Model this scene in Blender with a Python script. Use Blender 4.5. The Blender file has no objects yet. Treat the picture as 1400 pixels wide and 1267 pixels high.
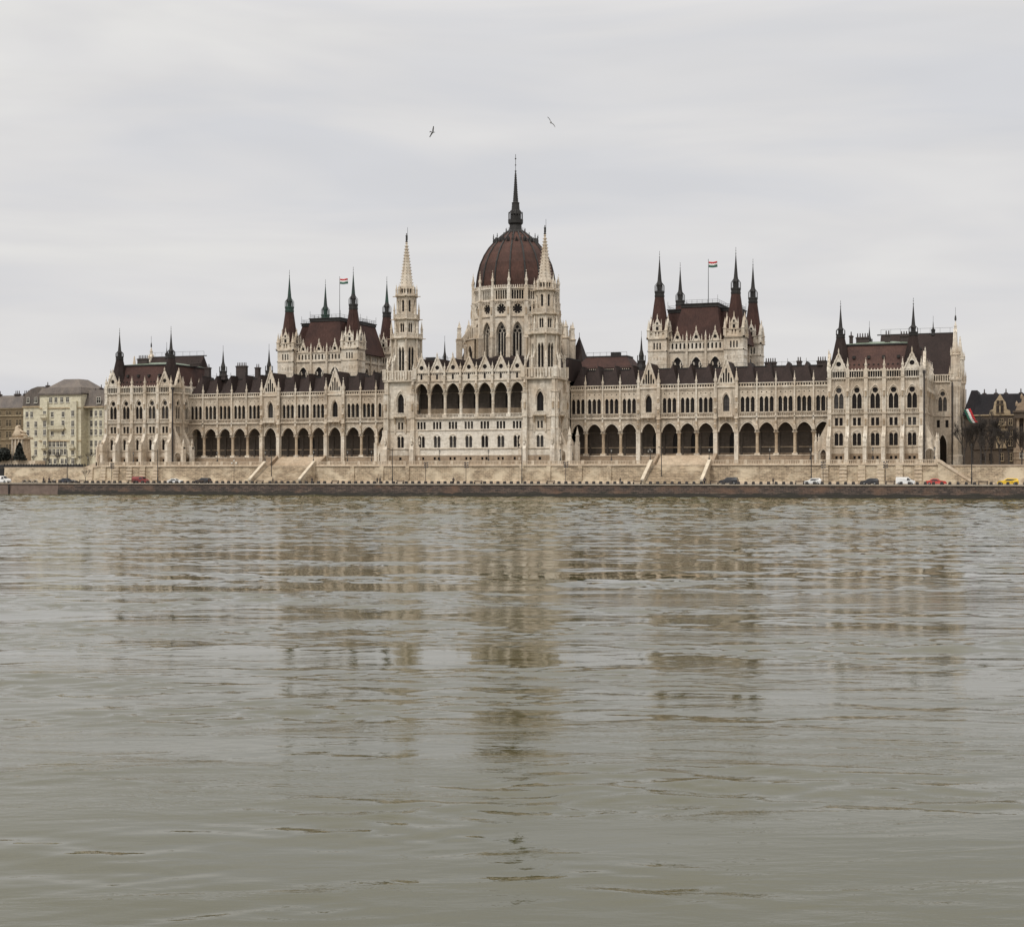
import bpy, math, random
from mathutils import Vector, Matrix
random.seed(7)
R = math.radians
col = bpy.context.scene.collection
WORLD = {}
# ------------------------------------------------------------------ materials
def new_mat(name):
    m = bpy.data.materials.new(name); m.use_nodes = True
    nt = m.node_tree; b = nt.nodes['Principled BSDF']
    return m, nt, b
def N(nt, t, **k):
    n = nt.nodes.new(t)
    for a, v in k.items(): setattr(n, a, v)
    return n
def pos_scaled(nt, sx, sy, sz):
    g = N(nt, 'ShaderNodeNewGeometry'); mp = N(nt, 'ShaderNodeMapping')
    mp.inputs['Scale'].default_value = (sx, sy, sz)
    nt.links.new(g.outputs['Position'], mp.inputs['Vector']); return mp.outputs['Vector']
def noise(nt, vec, scale, detail=4, rough=.6):
    n = N(nt, 'ShaderNodeTexNoise'); n.inputs['Scale'].default_value = scale
    n.inputs['Detail'].default_value = detail; n.inputs['Roughness'].default_value = rough
    nt.links.new(vec, n.inputs['Vector']); return n.outputs['Fac']
def ramp(nt, fac, stops):
    r = N(nt, 'ShaderNodeValToRGB'); e = r.color_ramp.elements
    e[0].position, e[1].position = stops[0][0], stops[-1][0]
    def c4(c): return (c, c, c, 1) if isinstance(c, (int, float)) else (*c, 1)
    e[0].color, e[1].color = c4(stops[0][1]), c4(stops[-1][1])
    for p, c in stops[1:-1]:
        x = e.new(p); x.color = c4(c)
    nt.links.new(fac, r.inputs['Fac']); return r.outputs['Color']
def mixc(nt, fac, a, b, mode='MIX'):
    m = N(nt, 'ShaderNodeMix', data_type='RGBA', blend_type=mode)
    for s, v in ((m.inputs[0], fac), (m.inputs[6], a), (m.inputs[7], b)):
        if isinstance(v, (int, float)): s.default_value = v
        elif isinstance(v, tuple): s.default_value = (*v, 1)
        else: nt.links.new(v, s)
    return m.outputs[2]
def bump(nt, b, h, strength, dist):
    n = N(nt, 'ShaderNodeBump'); n.inputs['Strength'].default_value = strength
    n.inputs['Distance'].default_value = dist
    nt.links.new(h, n.inputs['Height']); nt.links.new(n.outputs['Normal'], b.inputs['Normal'])

def stone(name, base, stain, dark, amt=.5, rough=.85):
    m, nt, b = new_mat(name)
    v = pos_scaled(nt, 1, 1, 1)
    big = noise(nt, v, .13, 4, .6)
    c = mixc(nt, ramp(nt, big, [(.42, 0.), (.66, 1.)]), base, stain)
    vs = pos_scaled(nt, 1.1, 1.1, .16)
    st = noise(nt, vs, .9, 4, .65)
    f = ramp(nt, st, [(.5, 0.), (.72, amt)])
    c = mixc(nt, f, c, dark)
    blk = N(nt, 'ShaderNodeTexBrick'); blk.inputs['Scale'].default_value = 1
    blk.inputs['Brick Width'].default_value = 1.1; blk.inputs['Row Height'].default_value = .48
    blk.inputs['Mortar Size'].default_value = .012
    blk.inputs['Color1'].default_value = (1, 1, 1, 1); blk.inputs['Color2'].default_value = (.74, .72, .69, 1)
    blk.inputs['Mortar'].default_value = (.7, .68, .64, 1)
    # course coordinates: x+y along, z up
    g = N(nt, 'ShaderNodeNewGeometry'); sp = N(nt, 'ShaderNodeSeparateXYZ'); cb = N(nt, 'ShaderNodeCombineXYZ')
    nt.links.new(g.outputs['Position'], sp.inputs[0])
    ad = N(nt, 'ShaderNodeMath', operation='ADD'); nt.links.new(sp.outputs[0], ad.inputs[0]); nt.links.new(sp.outputs[1], ad.inputs[1])
    nt.links.new(ad.outputs[0], cb.inputs[0]); nt.links.new(sp.outputs[2], cb.inputs[1]); nt.links.new(cb.outputs[0], blk.inputs['Vector'])
    c = mixc(nt, .75, c, blk.outputs['Color'], 'MULTIPLY')
    fine = noise(nt, v, 1.7, 5, .7)
    c = mixc(nt, 1., c, ramp(nt, fine, [(.3, .76), (.7, 1.12)]), 'MULTIPLY')
    c = mixc(nt, ramp(nt, noise(nt, pos_scaled(nt, 1, 1, .7), .3, 4, .65), [(.5, 0.), (.68, .6)]), c, stain)
    nt.links.new(c, b.inputs['Base Color']); b.inputs['Roughness'].default_value = rough
    bump(nt, b, fine, .4, .12)
    return m

def masonry(name, c1, c2, mortar, bw, rh, ms=.03, stain=None, stain_rng=(.45, .7), extra=None, wob=.0):
    m, nt, b = new_mat(name)
    g = N(nt, 'ShaderNodeNewGeometry'); sp = N(nt, 'ShaderNodeSeparateXYZ'); cb = N(nt, 'ShaderNodeCombineXYZ')
    nt.links.new(g.outputs['Position'], sp.inputs[0])
    ad = N(nt, 'ShaderNodeMath', operation='ADD'); nt.links.new(sp.outputs[0], ad.inputs[0]); nt.links.new(sp.outputs[1], ad.inputs[1])
    nt.links.new(ad.outputs[0], cb.inputs[0]); nt.links.new(sp.outputs[2], cb.inputs[1])
    blk = N(nt, 'ShaderNodeTexBrick'); nt.links.new(cb.outputs[0], blk.inputs['Vector'])
    blk.inputs['Scale'].default_value = 1; blk.inputs['Brick Width'].default_value = bw; blk.inputs['Row Height'].default_value = rh
    blk.inputs['Mortar Size'].default_value = ms; blk.inputs['Bias'].default_value = -.1
    blk.inputs['Color1'].default_value = (*c1, 1); blk.inputs['Color2'].default_value = (*c2, 1); blk.inputs['Mortar'].default_value = (*mortar, 1)
    v = pos_scaled(nt, 1, 1, 1.6)
    c = mixc(nt, 1., blk.outputs['Color'], ramp(nt, noise(nt, v, .9, 5, .75), [(.3, .45), (.7, 1.35)]), 'MULTIPLY')
    if stain:
        c = mixc(nt, ramp(nt, noise(nt, pos_scaled(nt, .5, .5, .8), .35, 4, .6), [(stain_rng[0], 0.), (stain_rng[1], .85)]), c, stain)
    if extra:
        c = extra(nt, c, sp.outputs[2], sp.outputs[0])
    nt.links.new(c, b.inputs['Base Color']); b.inputs['Roughness'].default_value = .9
    bump(nt, b, noise(nt, v, 2.2, 5, .7), .6, .15)
    return m

def plain(name, c, rough=.6, metal=0., var=.25, vs=.8, spec=None):
    m, nt, b = new_mat(name)
    v = pos_scaled(nt, 1, 1, 1)
    cc = mixc(nt, 1., c, ramp(nt, noise(nt, v, vs, 5, .65), [(.3, 1 - var), (.7, 1 + var)]), 'MULTIPLY')
    nt.links.new(cc, b.inputs['Base Color']); b.inputs['Roughness'].default_value = rough; b.inputs['Metallic'].default_value = metal
    if spec is not None: b.inputs['Specular IOR Level'].default_value = spec
    return m
def tiles(name, c1, c2, row=.55, spec=.08):
    m, nt, b = new_mat(name)
    v = pos_scaled(nt, 1, 1, 1)
    c = mixc(nt, ramp(nt, noise(nt, v, .22, 4, .6), [(.38, 0.), (.64, 1.)]), c1, c2)
    c = mixc(nt, 1., c, ramp(nt, noise(nt, pos_scaled(nt, 2.5, 2.5, .5), 1.2, 4, .7), [(.3, .72), (.7, 1.25)]), 'MULTIPLY')
    w = N(nt, 'ShaderNodeTexWave', wave_type='BANDS', bands_direction='Z', wave_profile='SAW'); w.inputs['Scale'].default_value = 1 / row * .5 / 1.0
    w.inputs['Distortion'].default_value = .3; nt.links.new(v, w.inputs['Vector'])
    c = mixc(nt, .5, c, ramp(nt, w.outputs['Fac'], [(0., .7), (1., 1.1)]), 'MULTIPLY')
    nt.links.new(c, b.inputs['Base Color']); b.inputs['Roughness'].default_value = .62; b.inputs['Specular IOR Level'].default_value = spec
    return m
def patina(name, c1, c2, rng=(.45, .62)):
    m, nt, b = new_mat(name)
    c = mixc(nt, ramp(nt, noise(nt, pos_scaled(nt, 1, 1, .5), .7, 5, .7), [(rng[0], 0.), (rng[1], 1.)]), c1, c2)
    nt.links.new(c, b.inputs['Base Color']); b.inputs['Roughness'].default_value = .6; b.inputs['Specular IOR Level'].default_value = .3
    return m

MAT = {}
MAT['stone'] = stone('limestone', (.68, .60, .49), (.50, .41, .31), (.17, .14, .11), .7)
MAT['wall_clean'] = stone('smooth pale limestone', (.80, .745, .655), (.75, .69, .59), (.50, .43, .34), .25)
MAT['stone_white'] = stone('pale limestone', (.79, .73, .63), (.61, .51, .39), (.25, .20, .155), .55)
MAT['stone_tan'] = stone('weathered tan limestone', (.54, .44, .32), (.40, .30, .20), (.20, .15, .10), .6)
MAT['plinth'] = stone('plinth stone', (.40, .31, .22), (.30, .22, .15), (.15, .11, .08), .5)
MAT['inner'] = stone('shaded gallery stone', (.125, .104, .086), (.09, .074, .061), (.045, .038, .032), .6)  # stone darkened so the colour carries the shade of arcade and loggia
MAT['tile'] = tiles('brown roof tiles', (.074, .040, .033), (.052, .030, .026))
MAT['tile_dark'] = tiles('dark brown roof tiles', (.040, .028, .025), (.029, .021, .019))
MAT['tile_red'] = tiles('red brown roof tiles', (.100, .056, .045), (.070, .041, .035))
MAT['lead'] = patina('dark roof metal', (.026, .024, .023), (.038, .035, .032))
MAT['copper'] = patina('green copper', (.028, .036, .032), (.035, .075, .058), (.42, .66))
MAT['green'] = patina('weathered copper flat', (.07, .09, .065), (.20, .26, .18), (.4, .68))
MAT['dome_tile'] = tiles('dome tiles', (.092, .050, .040), (.062, .038, .032))
MAT['glass'] = None
m, nt, b = new_mat('window glass'); b.inputs['Base Color'].default_value = (.016, .013, .012, 1); b.inputs['Roughness'].default_value = .3
b.inputs['Specular IOR Level'].default_value = .16; MAT['glass'] = m
MAT['glass_pale'] = plain('curtained window glass', (.045, .039, .034), .3, 0, .5, .6)
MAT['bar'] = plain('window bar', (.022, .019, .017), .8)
MAT['iron'] = plain('black iron', (.022, .021, .021), .5, 0, .2)
MAT['pipe'] = plain('dark downpipe', (.035, .028, .026), .5, 0, .2)
MAT['chimney'] = plain('dark chimney brick', (.055, .042, .038), .9)
MAT['statue'] = plain('bronze figure', (.03, .03, .028), .5)
def MBpt(fr, a, d, z):
    ox, oy, ph = fr; c, s = math.cos(ph), math.sin(ph)
    return (ox + a * c - d * s, oy + a * s + d * c, z)
# ------------------------------------------------------------------ mesh collector
class MB:
    def __init__(s, fr=(0., 0., 0.)): s.v = []; s.f = []; s.mi = []; s.mats = []; s.fr = fr
    def m(s, k):
        if k not in s.mats: s.mats.append(k)
        return s.mats.index(k)
    def p(s, a, d, z): s.v.append(MBpt(s.fr, a, d, z)); return len(s.v) - 1
    def poly(s, pts, m): s.f.append([s.p(*q) for q in pts]); s.mi.append(s.m(m))
    def box(s, a0, a1, d0, d1, z0, z1, m):
        i = [s.p(a, d, z) for z in (z0, z1) for d in (d0, d1) for a in (a0, a1)]
        for q in ((0, 1, 3, 2), (4, 6, 7, 5), (0, 4, 5, 1), (2, 3, 7, 6), (0, 2, 6, 4), (1, 5, 7, 3)):
            s.f.append([i[k] for k in q]); s.mi.append(s.m(m))
    def hexa(s, lo, hi, z0, z1, m):   # lo/hi = (a0,a1,d0,d1): tapered box
        i = [s.p(a, d, z) for (a0, a1, d0, d1), z in ((lo, z0), (hi, z1)) for d in (d0, d1) for a in (a0, a1)]
        for q in ((0, 1, 3, 2), (4, 6, 7, 5), (0, 4, 5, 1), (2, 3, 7, 6), (0, 2, 6, 4), (1, 5, 7, 3)):
            s.f.append([i[k] for k in q]); s.mi.append(s.m(m))
    def prism(s, pts, d0, d1, m, plane='az'):  # pts in (a,z) extruded along d, or (d,z) along a, or (a,d) along z
        def P(u, w, e):
            return s.p(u, e, w) if plane == 'az' else (s.p(e, u, w) if plane == 'dz' else s.p(u, w, e))
        A = [P(u, w, d0) for u, w in pts]; B = [P(u, w, d1) for u, w in pts]
        k = s.m(m); s.f.append(A); s.f.append(B[::-1]); s.mi += [k, k]
        for j in range(len(pts)):
            n = (j + 1) % len(pts); s.f.append([A[j], A[n], B[n], B[j]]); s.mi.append(k)
    def lathe(s, a, d, prof, n, m, ph=0., cap=True):
        rings = []
        for r, z in prof:
            rings.append([s.p(a + r * math.cos(ph + 2 * math.pi * k / n), d + r * math.sin(ph + 2 * math.pi * k / n), z) for k in range(n)])
        k = s.m(m)
        for A, B in zip(rings, rings[1:]):
            for j in range(n):
                s.f.append([A[j], A[(j + 1) % n], B[(j + 1) % n], B[j]]); s.mi.append(k)
        if cap: s.f.append(rings[0][::-1]); s.f.append(rings[-1]); s.mi += [k, k]
    def tube(s, p, q, r, m, n=5, r2=None):
        p, q = Vector(p), Vector(q); ax = (q - p)
        if ax.length < 1e-6: return
        ax.normalize(); u = ax.orthogonal().normalized(); w = ax.cross(u); r2 = r if r2 is None else r2
        A = []; B = []
        for k in range(n):
            t = 2 * math.pi * k / n; o = u * math.cos(t) + w * math.sin(t)
            A.append(s.p(*(p + o * r))); B.append(s.p(*(q + o * r2)))
        mk = s.m(m)
        for j in range(n): s.f.append([A[j], A[(j + 1) % n], B[(j + 1) % n], B[j]]); s.mi.append(mk)
        s.f.append(A[::-1]); s.f.append(B); s.mi += [mk, mk]
    def pyramid(s, a, d, z0, z1, h, m, hd=None):
        hd = hd or h; s.prism_to(((a - h, d - hd), (a + h, d - hd), (a + h, d + hd), (a - h, d + hd)), z0, (a, d, z1), m)
    def prism_to(s, base, z0, apex, m):
        A = [s.p(x, y, z0) for x, y in base]; t = s.p(*apex); k = s.m(m)
        s.f.append(A[::-1]); s.mi.append(k)
        for j in range(len(A)): s.f.append([A[j], A[(j + 1) % len(A)], t]); s.mi.append(k)
    def band(s, a0, a1, z0, z1, d, ops, depth, m, mr=None):
        mr = mr or m; x = a0
        def q(u0, u1, w00, w01, w10, w11, mm=m):   # w00..: z at (u0 low,high),(u1 low,high)
            s.poly([(u0, d, w00), (u1, d, w10), (u1, d, w11), (u0, d, w01)], mm)
        for op in sorted(ops, key=lambda o: o[0][0]):
            if op[0][0] - x > 1e-4: q(x, op[0][0], z0, z1, z0, z1)
            for (u0, b0, t0), (u1, b1, t1) in zip(op, op[1:]):
                if max(b0, b1) > z0 + 1e-4: q(u0, u1, z0, b0, z0, b1)
                if min(t0, t1) < z1 - 1e-4: q(u0, u1, t0, z1, t1, z1)
                s.poly([(u0, d, t0), (u1, d, t1), (u1, d + depth, t1), (u0, d + depth, t0)], mr)
                s.poly([(u0, d, b0), (u0, d + depth, b0), (u1, d + depth, b1), (u1, d, b1)], mr)
            for u, b_, t_ in (op[0], op[-1]):
                if t_ - b_ > 1e-3: s.poly([(u, d, b_), (u, d, t_), (u, d + depth, t_), (u, d + depth, b_)], mr)
            x = op[-1][0]
        if a1 - x > 1e-4: q(x, a1, z0, z1, z0, z1)
    def hood(s, op, k, proj, d, m, legs=0.):   # moulding following the head of an opening
        c = (op[0][0] + op[-1][0]) / 2; zs = op[0][2]; hw = op[-1][0] - c
        pts = [(u, t) for u, b_, t in op]
        out = [(c + (u - c) * (1 + k / hw), zs + (t - zs) * (1 + k / max(.3, max(p[1] for p in pts) - zs))) for u, t in pts]
        if legs: pts = [(pts[0][0], zs - legs)] + pts + [(pts[-1][0], zs - legs)]; out = [(out[0][0], zs - legs)] + out + [(out[-1][0], zs - legs)]
        for (p0, p1, o0, o1) in zip(pts, pts[1:], out, out[1:]):
            s.poly([(p0[0], d - proj, p0[1]), (p1[0], d - proj, p1[1]), (o1[0], d - proj, o1[1]), (o0[0], d - proj, o0[1])], m)
            s.poly([(o0[0], d - proj, o0[1]), (o1[0], d - proj, o1[1]), (o1[0], d, o1[1]), (o0[0], d, o0[1])], m)
            s.poly([(p0[0], d - proj, p0[1]), (p0[0], d + .01, p0[1]), (p1[0], d + .01, p1[1]), (p1[0], d - proj, p1[1])], m)
    def build(s, name, parent=None, origin=None, smooth=False):
        if not s.v: return None
        if origin is None:
            xs = [v[0] for v in s.v]; ys = [v[1] for v in s.v]; zs = [v[2] for v in s.v]
            origin = ((min(xs) + max(xs)) / 2, (min(ys) + max(ys)) / 2, min(zs))
        o_ = Vector(origin)
        me = bpy.data.meshes.new(name); me.from_pydata([tuple(Vector(v) - o_) for v in s.v], [], s.f)
        for k in s.mats: me.materials.append(MAT[k] if isinstance(k, str) else k)
        me.polygons.foreach_set('material_index', s.mi)
        if smooth: me.polygons.foreach_set('use_smooth', [True] * len(s.f))
        me.update()
        return link(bpy.data.objects.new(name, me), parent, o_)
def link(o, parent, loc):
    loc = Vector(loc); col.objects.link(o); WORLD[o] = loc
    if parent is not None: o.parent = parent; o.location = loc - WORLD[parent]
    else: o.location = loc
    return o
def tag(o, label=None, cat=None, group=None, kind=None):
    if label: o['label'] = label
    if cat: o['category'] = cat
    if group: o['group'] = group
    if kind: o['kind'] = kind
    return o
def empty(name, loc): return link(bpy.data.objects.new(name, None), None, loc)
# opening shapes -> list of (a, zbottom, ztop)
def rect(c, w, zb, zt): return [(c - w / 2, zb, zt), (c + w / 2, zb, zt)]
def arch(c, w, zb, zs, zt, n=8, p=2.):
    o = []
    for k in range(n + 1):
        t = -math.cos(math.pi * k / n); o.append((c + t * w / 2, zb, zs + (zt - zs) * (max(0., 1 - abs(t) ** p)) ** .5 if p >= 2 else zs + (zt - zs) * (1 - abs(t) ** p) ** .62))
    return o
def pointed(c, w, zb, zs, zt, n=8): return arch(c, w, zb, zs, zt, n, 1.45)
def disc(c, r, zc, n=10):
    return [(c - r * math.cos(math.pi * k / n), zc - r * math.sin(math.pi * k / n), zc + r * math.sin(math.pi * k / n)) for k in range(n + 1)]
GL = {}
def win(parent, fr, c, zb, zt, w, depth, name='window', bars=1, rows=3, glass='glass'):
    if glass == 'glass' and name in ('arched_window', 'traceried_window', 'gallery_window', 'square_window') and w < 3. and random.random() < .16: glass = 'glass_pale'
    key = (name, round(w, 2), round(zt - zb, 2), round(depth, 2), bars, rows, glass)
    if key not in GL:
        mb = MB(); h = zt - zb
        mb.box(-w / 2, w / 2, depth - .03, depth + .05, 0, h, glass)
        for k in range(bars):
            x = -w / 2 + w * (k + 1) / (bars + 1); mb.box(x - .05, x + .05, depth - .1, depth - .03, 0, h, 'bar')
        for k in range(rows):
            z = h * (k + 1) / (rows + 1); mb.box(-w / 2, w / 2, depth - .09, depth - .035, z - .04, z + .04, 'bar')
        me = bpy.data.meshes.new(name); me.from_pydata(mb.v, [], mb.f)
        for k in mb.mats: me.materials.append(MAT[k])
        me.polygons.foreach_set('material_index', mb.mi); me.update(); GL[key] = me
    o = bpy.data.objects.new(name, GL[key]); link(o, parent, MBpt(fr, c, 0, zb)); o.rotation_euler.z = fr[2]
    return o
def pinn(mb, a, d, z0, h, w, m='stone_white'):   # small pinnacle inside a mesh
    s = h * .42; mb.box(a - w / 2, a + w / 2, d - w / 2, d + w / 2, z0, z0 + s, m)
    mb.pyramid(a, d, z0 + s, z0 + h, w * .5, m); mb.box(a - w * .68, a + w * .68, d - w * .68, d + w * .68, z0 + s - .12, z0 + s + .06, m)
PIN = None
def pinnacle(parent, x, y, z, h, w):
    global PIN
    if PIN is None:
        mb = MB(); pinn(mb, 0, 0, 0, 1., .17)
        mb.box(-.11, .11, -.11, .11, 0, .05, 'stone_white')
        for t in (.55, .68, .8):
            r = .1 * (1 - t) + .02; mb.pyramid(0, 0, t, t + .06, r + .02, 'stone_white')
        mb.lathe(0, 0, [(.01, .97), (.04, 1.), (.01, 1.04)], 5, 'stone_white')
        me = bpy.data.meshes.new('pinnacle'); me.from_pydata(mb.v, [], mb.f); me.materials.append(MAT['stone_white']); PIN = me
    o = bpy.data.objects.new('pinnacle', PIN); link(o, parent, (x, y, z)); o.scale = (w / .22, w / .22, h)
    return o
def balusters(mb, a0, a1, d, z0, z1, m='stone', step=.45, th=.16):
    n = max(2, int((a1 - a0) / step))
    mb.box(a0, a1, d - th, d + th, z1 - .16, z1, m); mb.box(a0, a1, d - th, d + th, z0, z0 + .14, m)
    for k in range(n):
        x = a0 + (a1 - a0) * (k + .5) / n; mb.box(x - .08, x + .08, d - .08, d + .08, z0 + .14, z1 - .16, m)

# ================================================================== PARLIAMENT
P = tag(empty('parliament_building', (0, 33, 8.1)), 'vast pale stone gothic parliament with brown dome and many spires above the river wall', 'parliament')
T = 8.1
def gable(parent, fr, c, z0, hw, z1, m='stone_white', kind='oculus', th=.5, d=0., finial=True):
    mb = MB(fr); n = 10
    # triangular gable with an opening, made in vertical slices
    zc = z0 + (z1 - z0) * (.30 if kind == 'oculus' else .36)
    def top(u): return z0 + (z1 - z0) * (1 - abs(u - c) / hw)
    if kind == 'lancet':
        holes = [(c - 1.35, .42, z0 + .35, z0 + 1.35), (c - .68, .44, z0 + .35, z0 + 2.7), (c, .46, z0 + .35, z0 + 3.9), (c + .68, .44, z0 + .35, z0 + 2.7), (c + 1.35, .42, z0 + .35, z0 + 1.35)]
        xs = [c - hw]
        ops = [arch(h[0], h[1], h[2], h[3], h[3] + .3, 4) for h in holes]
    else:
        r = {'oculus': .62, 'quatrefoil': .62, 'trefoil': .5}[kind]
        ops = [disc(c, r, zc, 10)]
    x = c - hw
    def slab(u0, u1, b0, b1, t0, t1):
        mb.poly([(u0, d, b0), (u1, d, b1), (u1, d, t1), (u0, d, t0)], m)
    for op in ops:
        if x < c < op[0][0]: slab(x, c, z0, z0, top(x), top(c)); x = c
        slab(x, op[0][0], z0, z0, top(x), top(op[0][0]))
        for (u0, b0, t0), (u1, b1, t1) in zip(op, op[1:]):
            slab(u0, u1, z0, z0, b0, b1); slab(u0, u1, t0, t1, top(u0), top(u1))
            mb.poly([(u0, d, t0), (u1, d, t1), (u1, d + th, t1), (u0, d + th, t0)], m)
            mb.poly([(u0, d, b0), (u1, d, b1), (u1, d + th, b1), (u0, d + th, b0)], m)
        x = op[-1][0]
    if x < c: slab(x, c, z0, z0, top(x), top(c)); x = c
    slab(x, c + hw, z0, z0, top(x), z0)
    mb.prism([(c - hw, z0), (c + hw, z0), (c, z1)], d + th - .04, d + th + .02, 'glass')
    # raking coping
    k = .28
    mb.prism([(c - hw - .12, z0 - .05), (c - hw + .28, z0 - .05), (c, z1 - .35), (c, z1 + .35)], d - .22, d + th + .15, m)
    mb.prism([(c, z1 + .35), (c, z1 - .35), (c + hw - .28, z0 - .05), (c + hw + .12, z0 - .05)], d - .221, d + th + .149, m)
    for t in (.25, .5, .75):
        for sg in (-1, 1):
            u = c + sg * hw * (1 - t) ; zz = z0 + (z1 - z0) * t; mb.box(u - .1, u + .1, d - .15, d + .1, zz + .2, zz + .5, m)
    if finial: pinn(mb, c, d, z1 + .2, 1.3, .26, m)
    return mb.build('gable', parent)
def needle(mb, x, y, prof, n=8, m='lead', ph=R(22.5)): mb.lathe(x, y, prof, n, m, ph)
def roof_spire(parent, x, y, zb, zr, zt, rb, rr, mt='tile', ml='lead', mn='lead', s=1., tip=1.9, name='spire'):
    """tiled steep roof from zb to zr, metal gallery, lantern and needle up to zt"""
    mb = MB(); mb.lathe(x, y, [(rb, zb), (rb * .93, zb + (zr - zb) * .12), (rr, zr)], 8, mt, R(22.5))
    o = mb.build(name, parent)
    mb = MB()
    mb.lathe(x, y, [(rr + .05, zr), (rr + .12, zr + .5 * s), (rr + .02, zr + .55 * s), (rr + .02, zr + 1.1 * s), (rr + .12, zr + 1.3 * s), (rr + .12, zr + 1.7 * s)], 8, ml, R(22.5))
    for k in range(8):
        t = R(22.5 + 45 * k); cx, cy = x + (rr + .02) * math.cos(t), y + (rr + .02) * math.sin(t)
        mb.tube((cx, cy, zr + 1.6 * s), (cx, cy, zr + 3.2 * s), .09, ml, 4)
        mb.tube((cx, cy, zr + 3.2 * s), (x + .5 * rr * math.cos(t), y + .5 * rr * math.sin(t), zr + 4.1 * s), .08, ml, 4)
    mb.lathe(x, y, [(rr * .5, zr + 1.6 * s), (rr * .55, zr + 3.0 * s), (rr * .66, zr + 3.4 * s), (rr * .46, zr + 4.6 * s)], 8, ml, R(22.5))
    mb.build('lantern', o)
    mb = MB()
    z1 = zr + 4.4 * s
    mb.lathe(x, y, [(rr * .46, z1), (rr * .26, z1 + (zt - z1) * .45), (.07, zt)], 8, mn, R(22.5))
    mb.tube((x, y, zt - .2), (x, y, zt + tip), .045, 'iron', 4)
    for q, r_ in ((0.1, .2), (.5, .15), (.85, .11)):
        mb.lathe(x, y, [(.02, zt + tip * q - r_), (r_, zt + tip * q), (.02, zt + tip * q + r_)], 6, 'iron')
    mb.build('needle', o)
    return o

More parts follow.
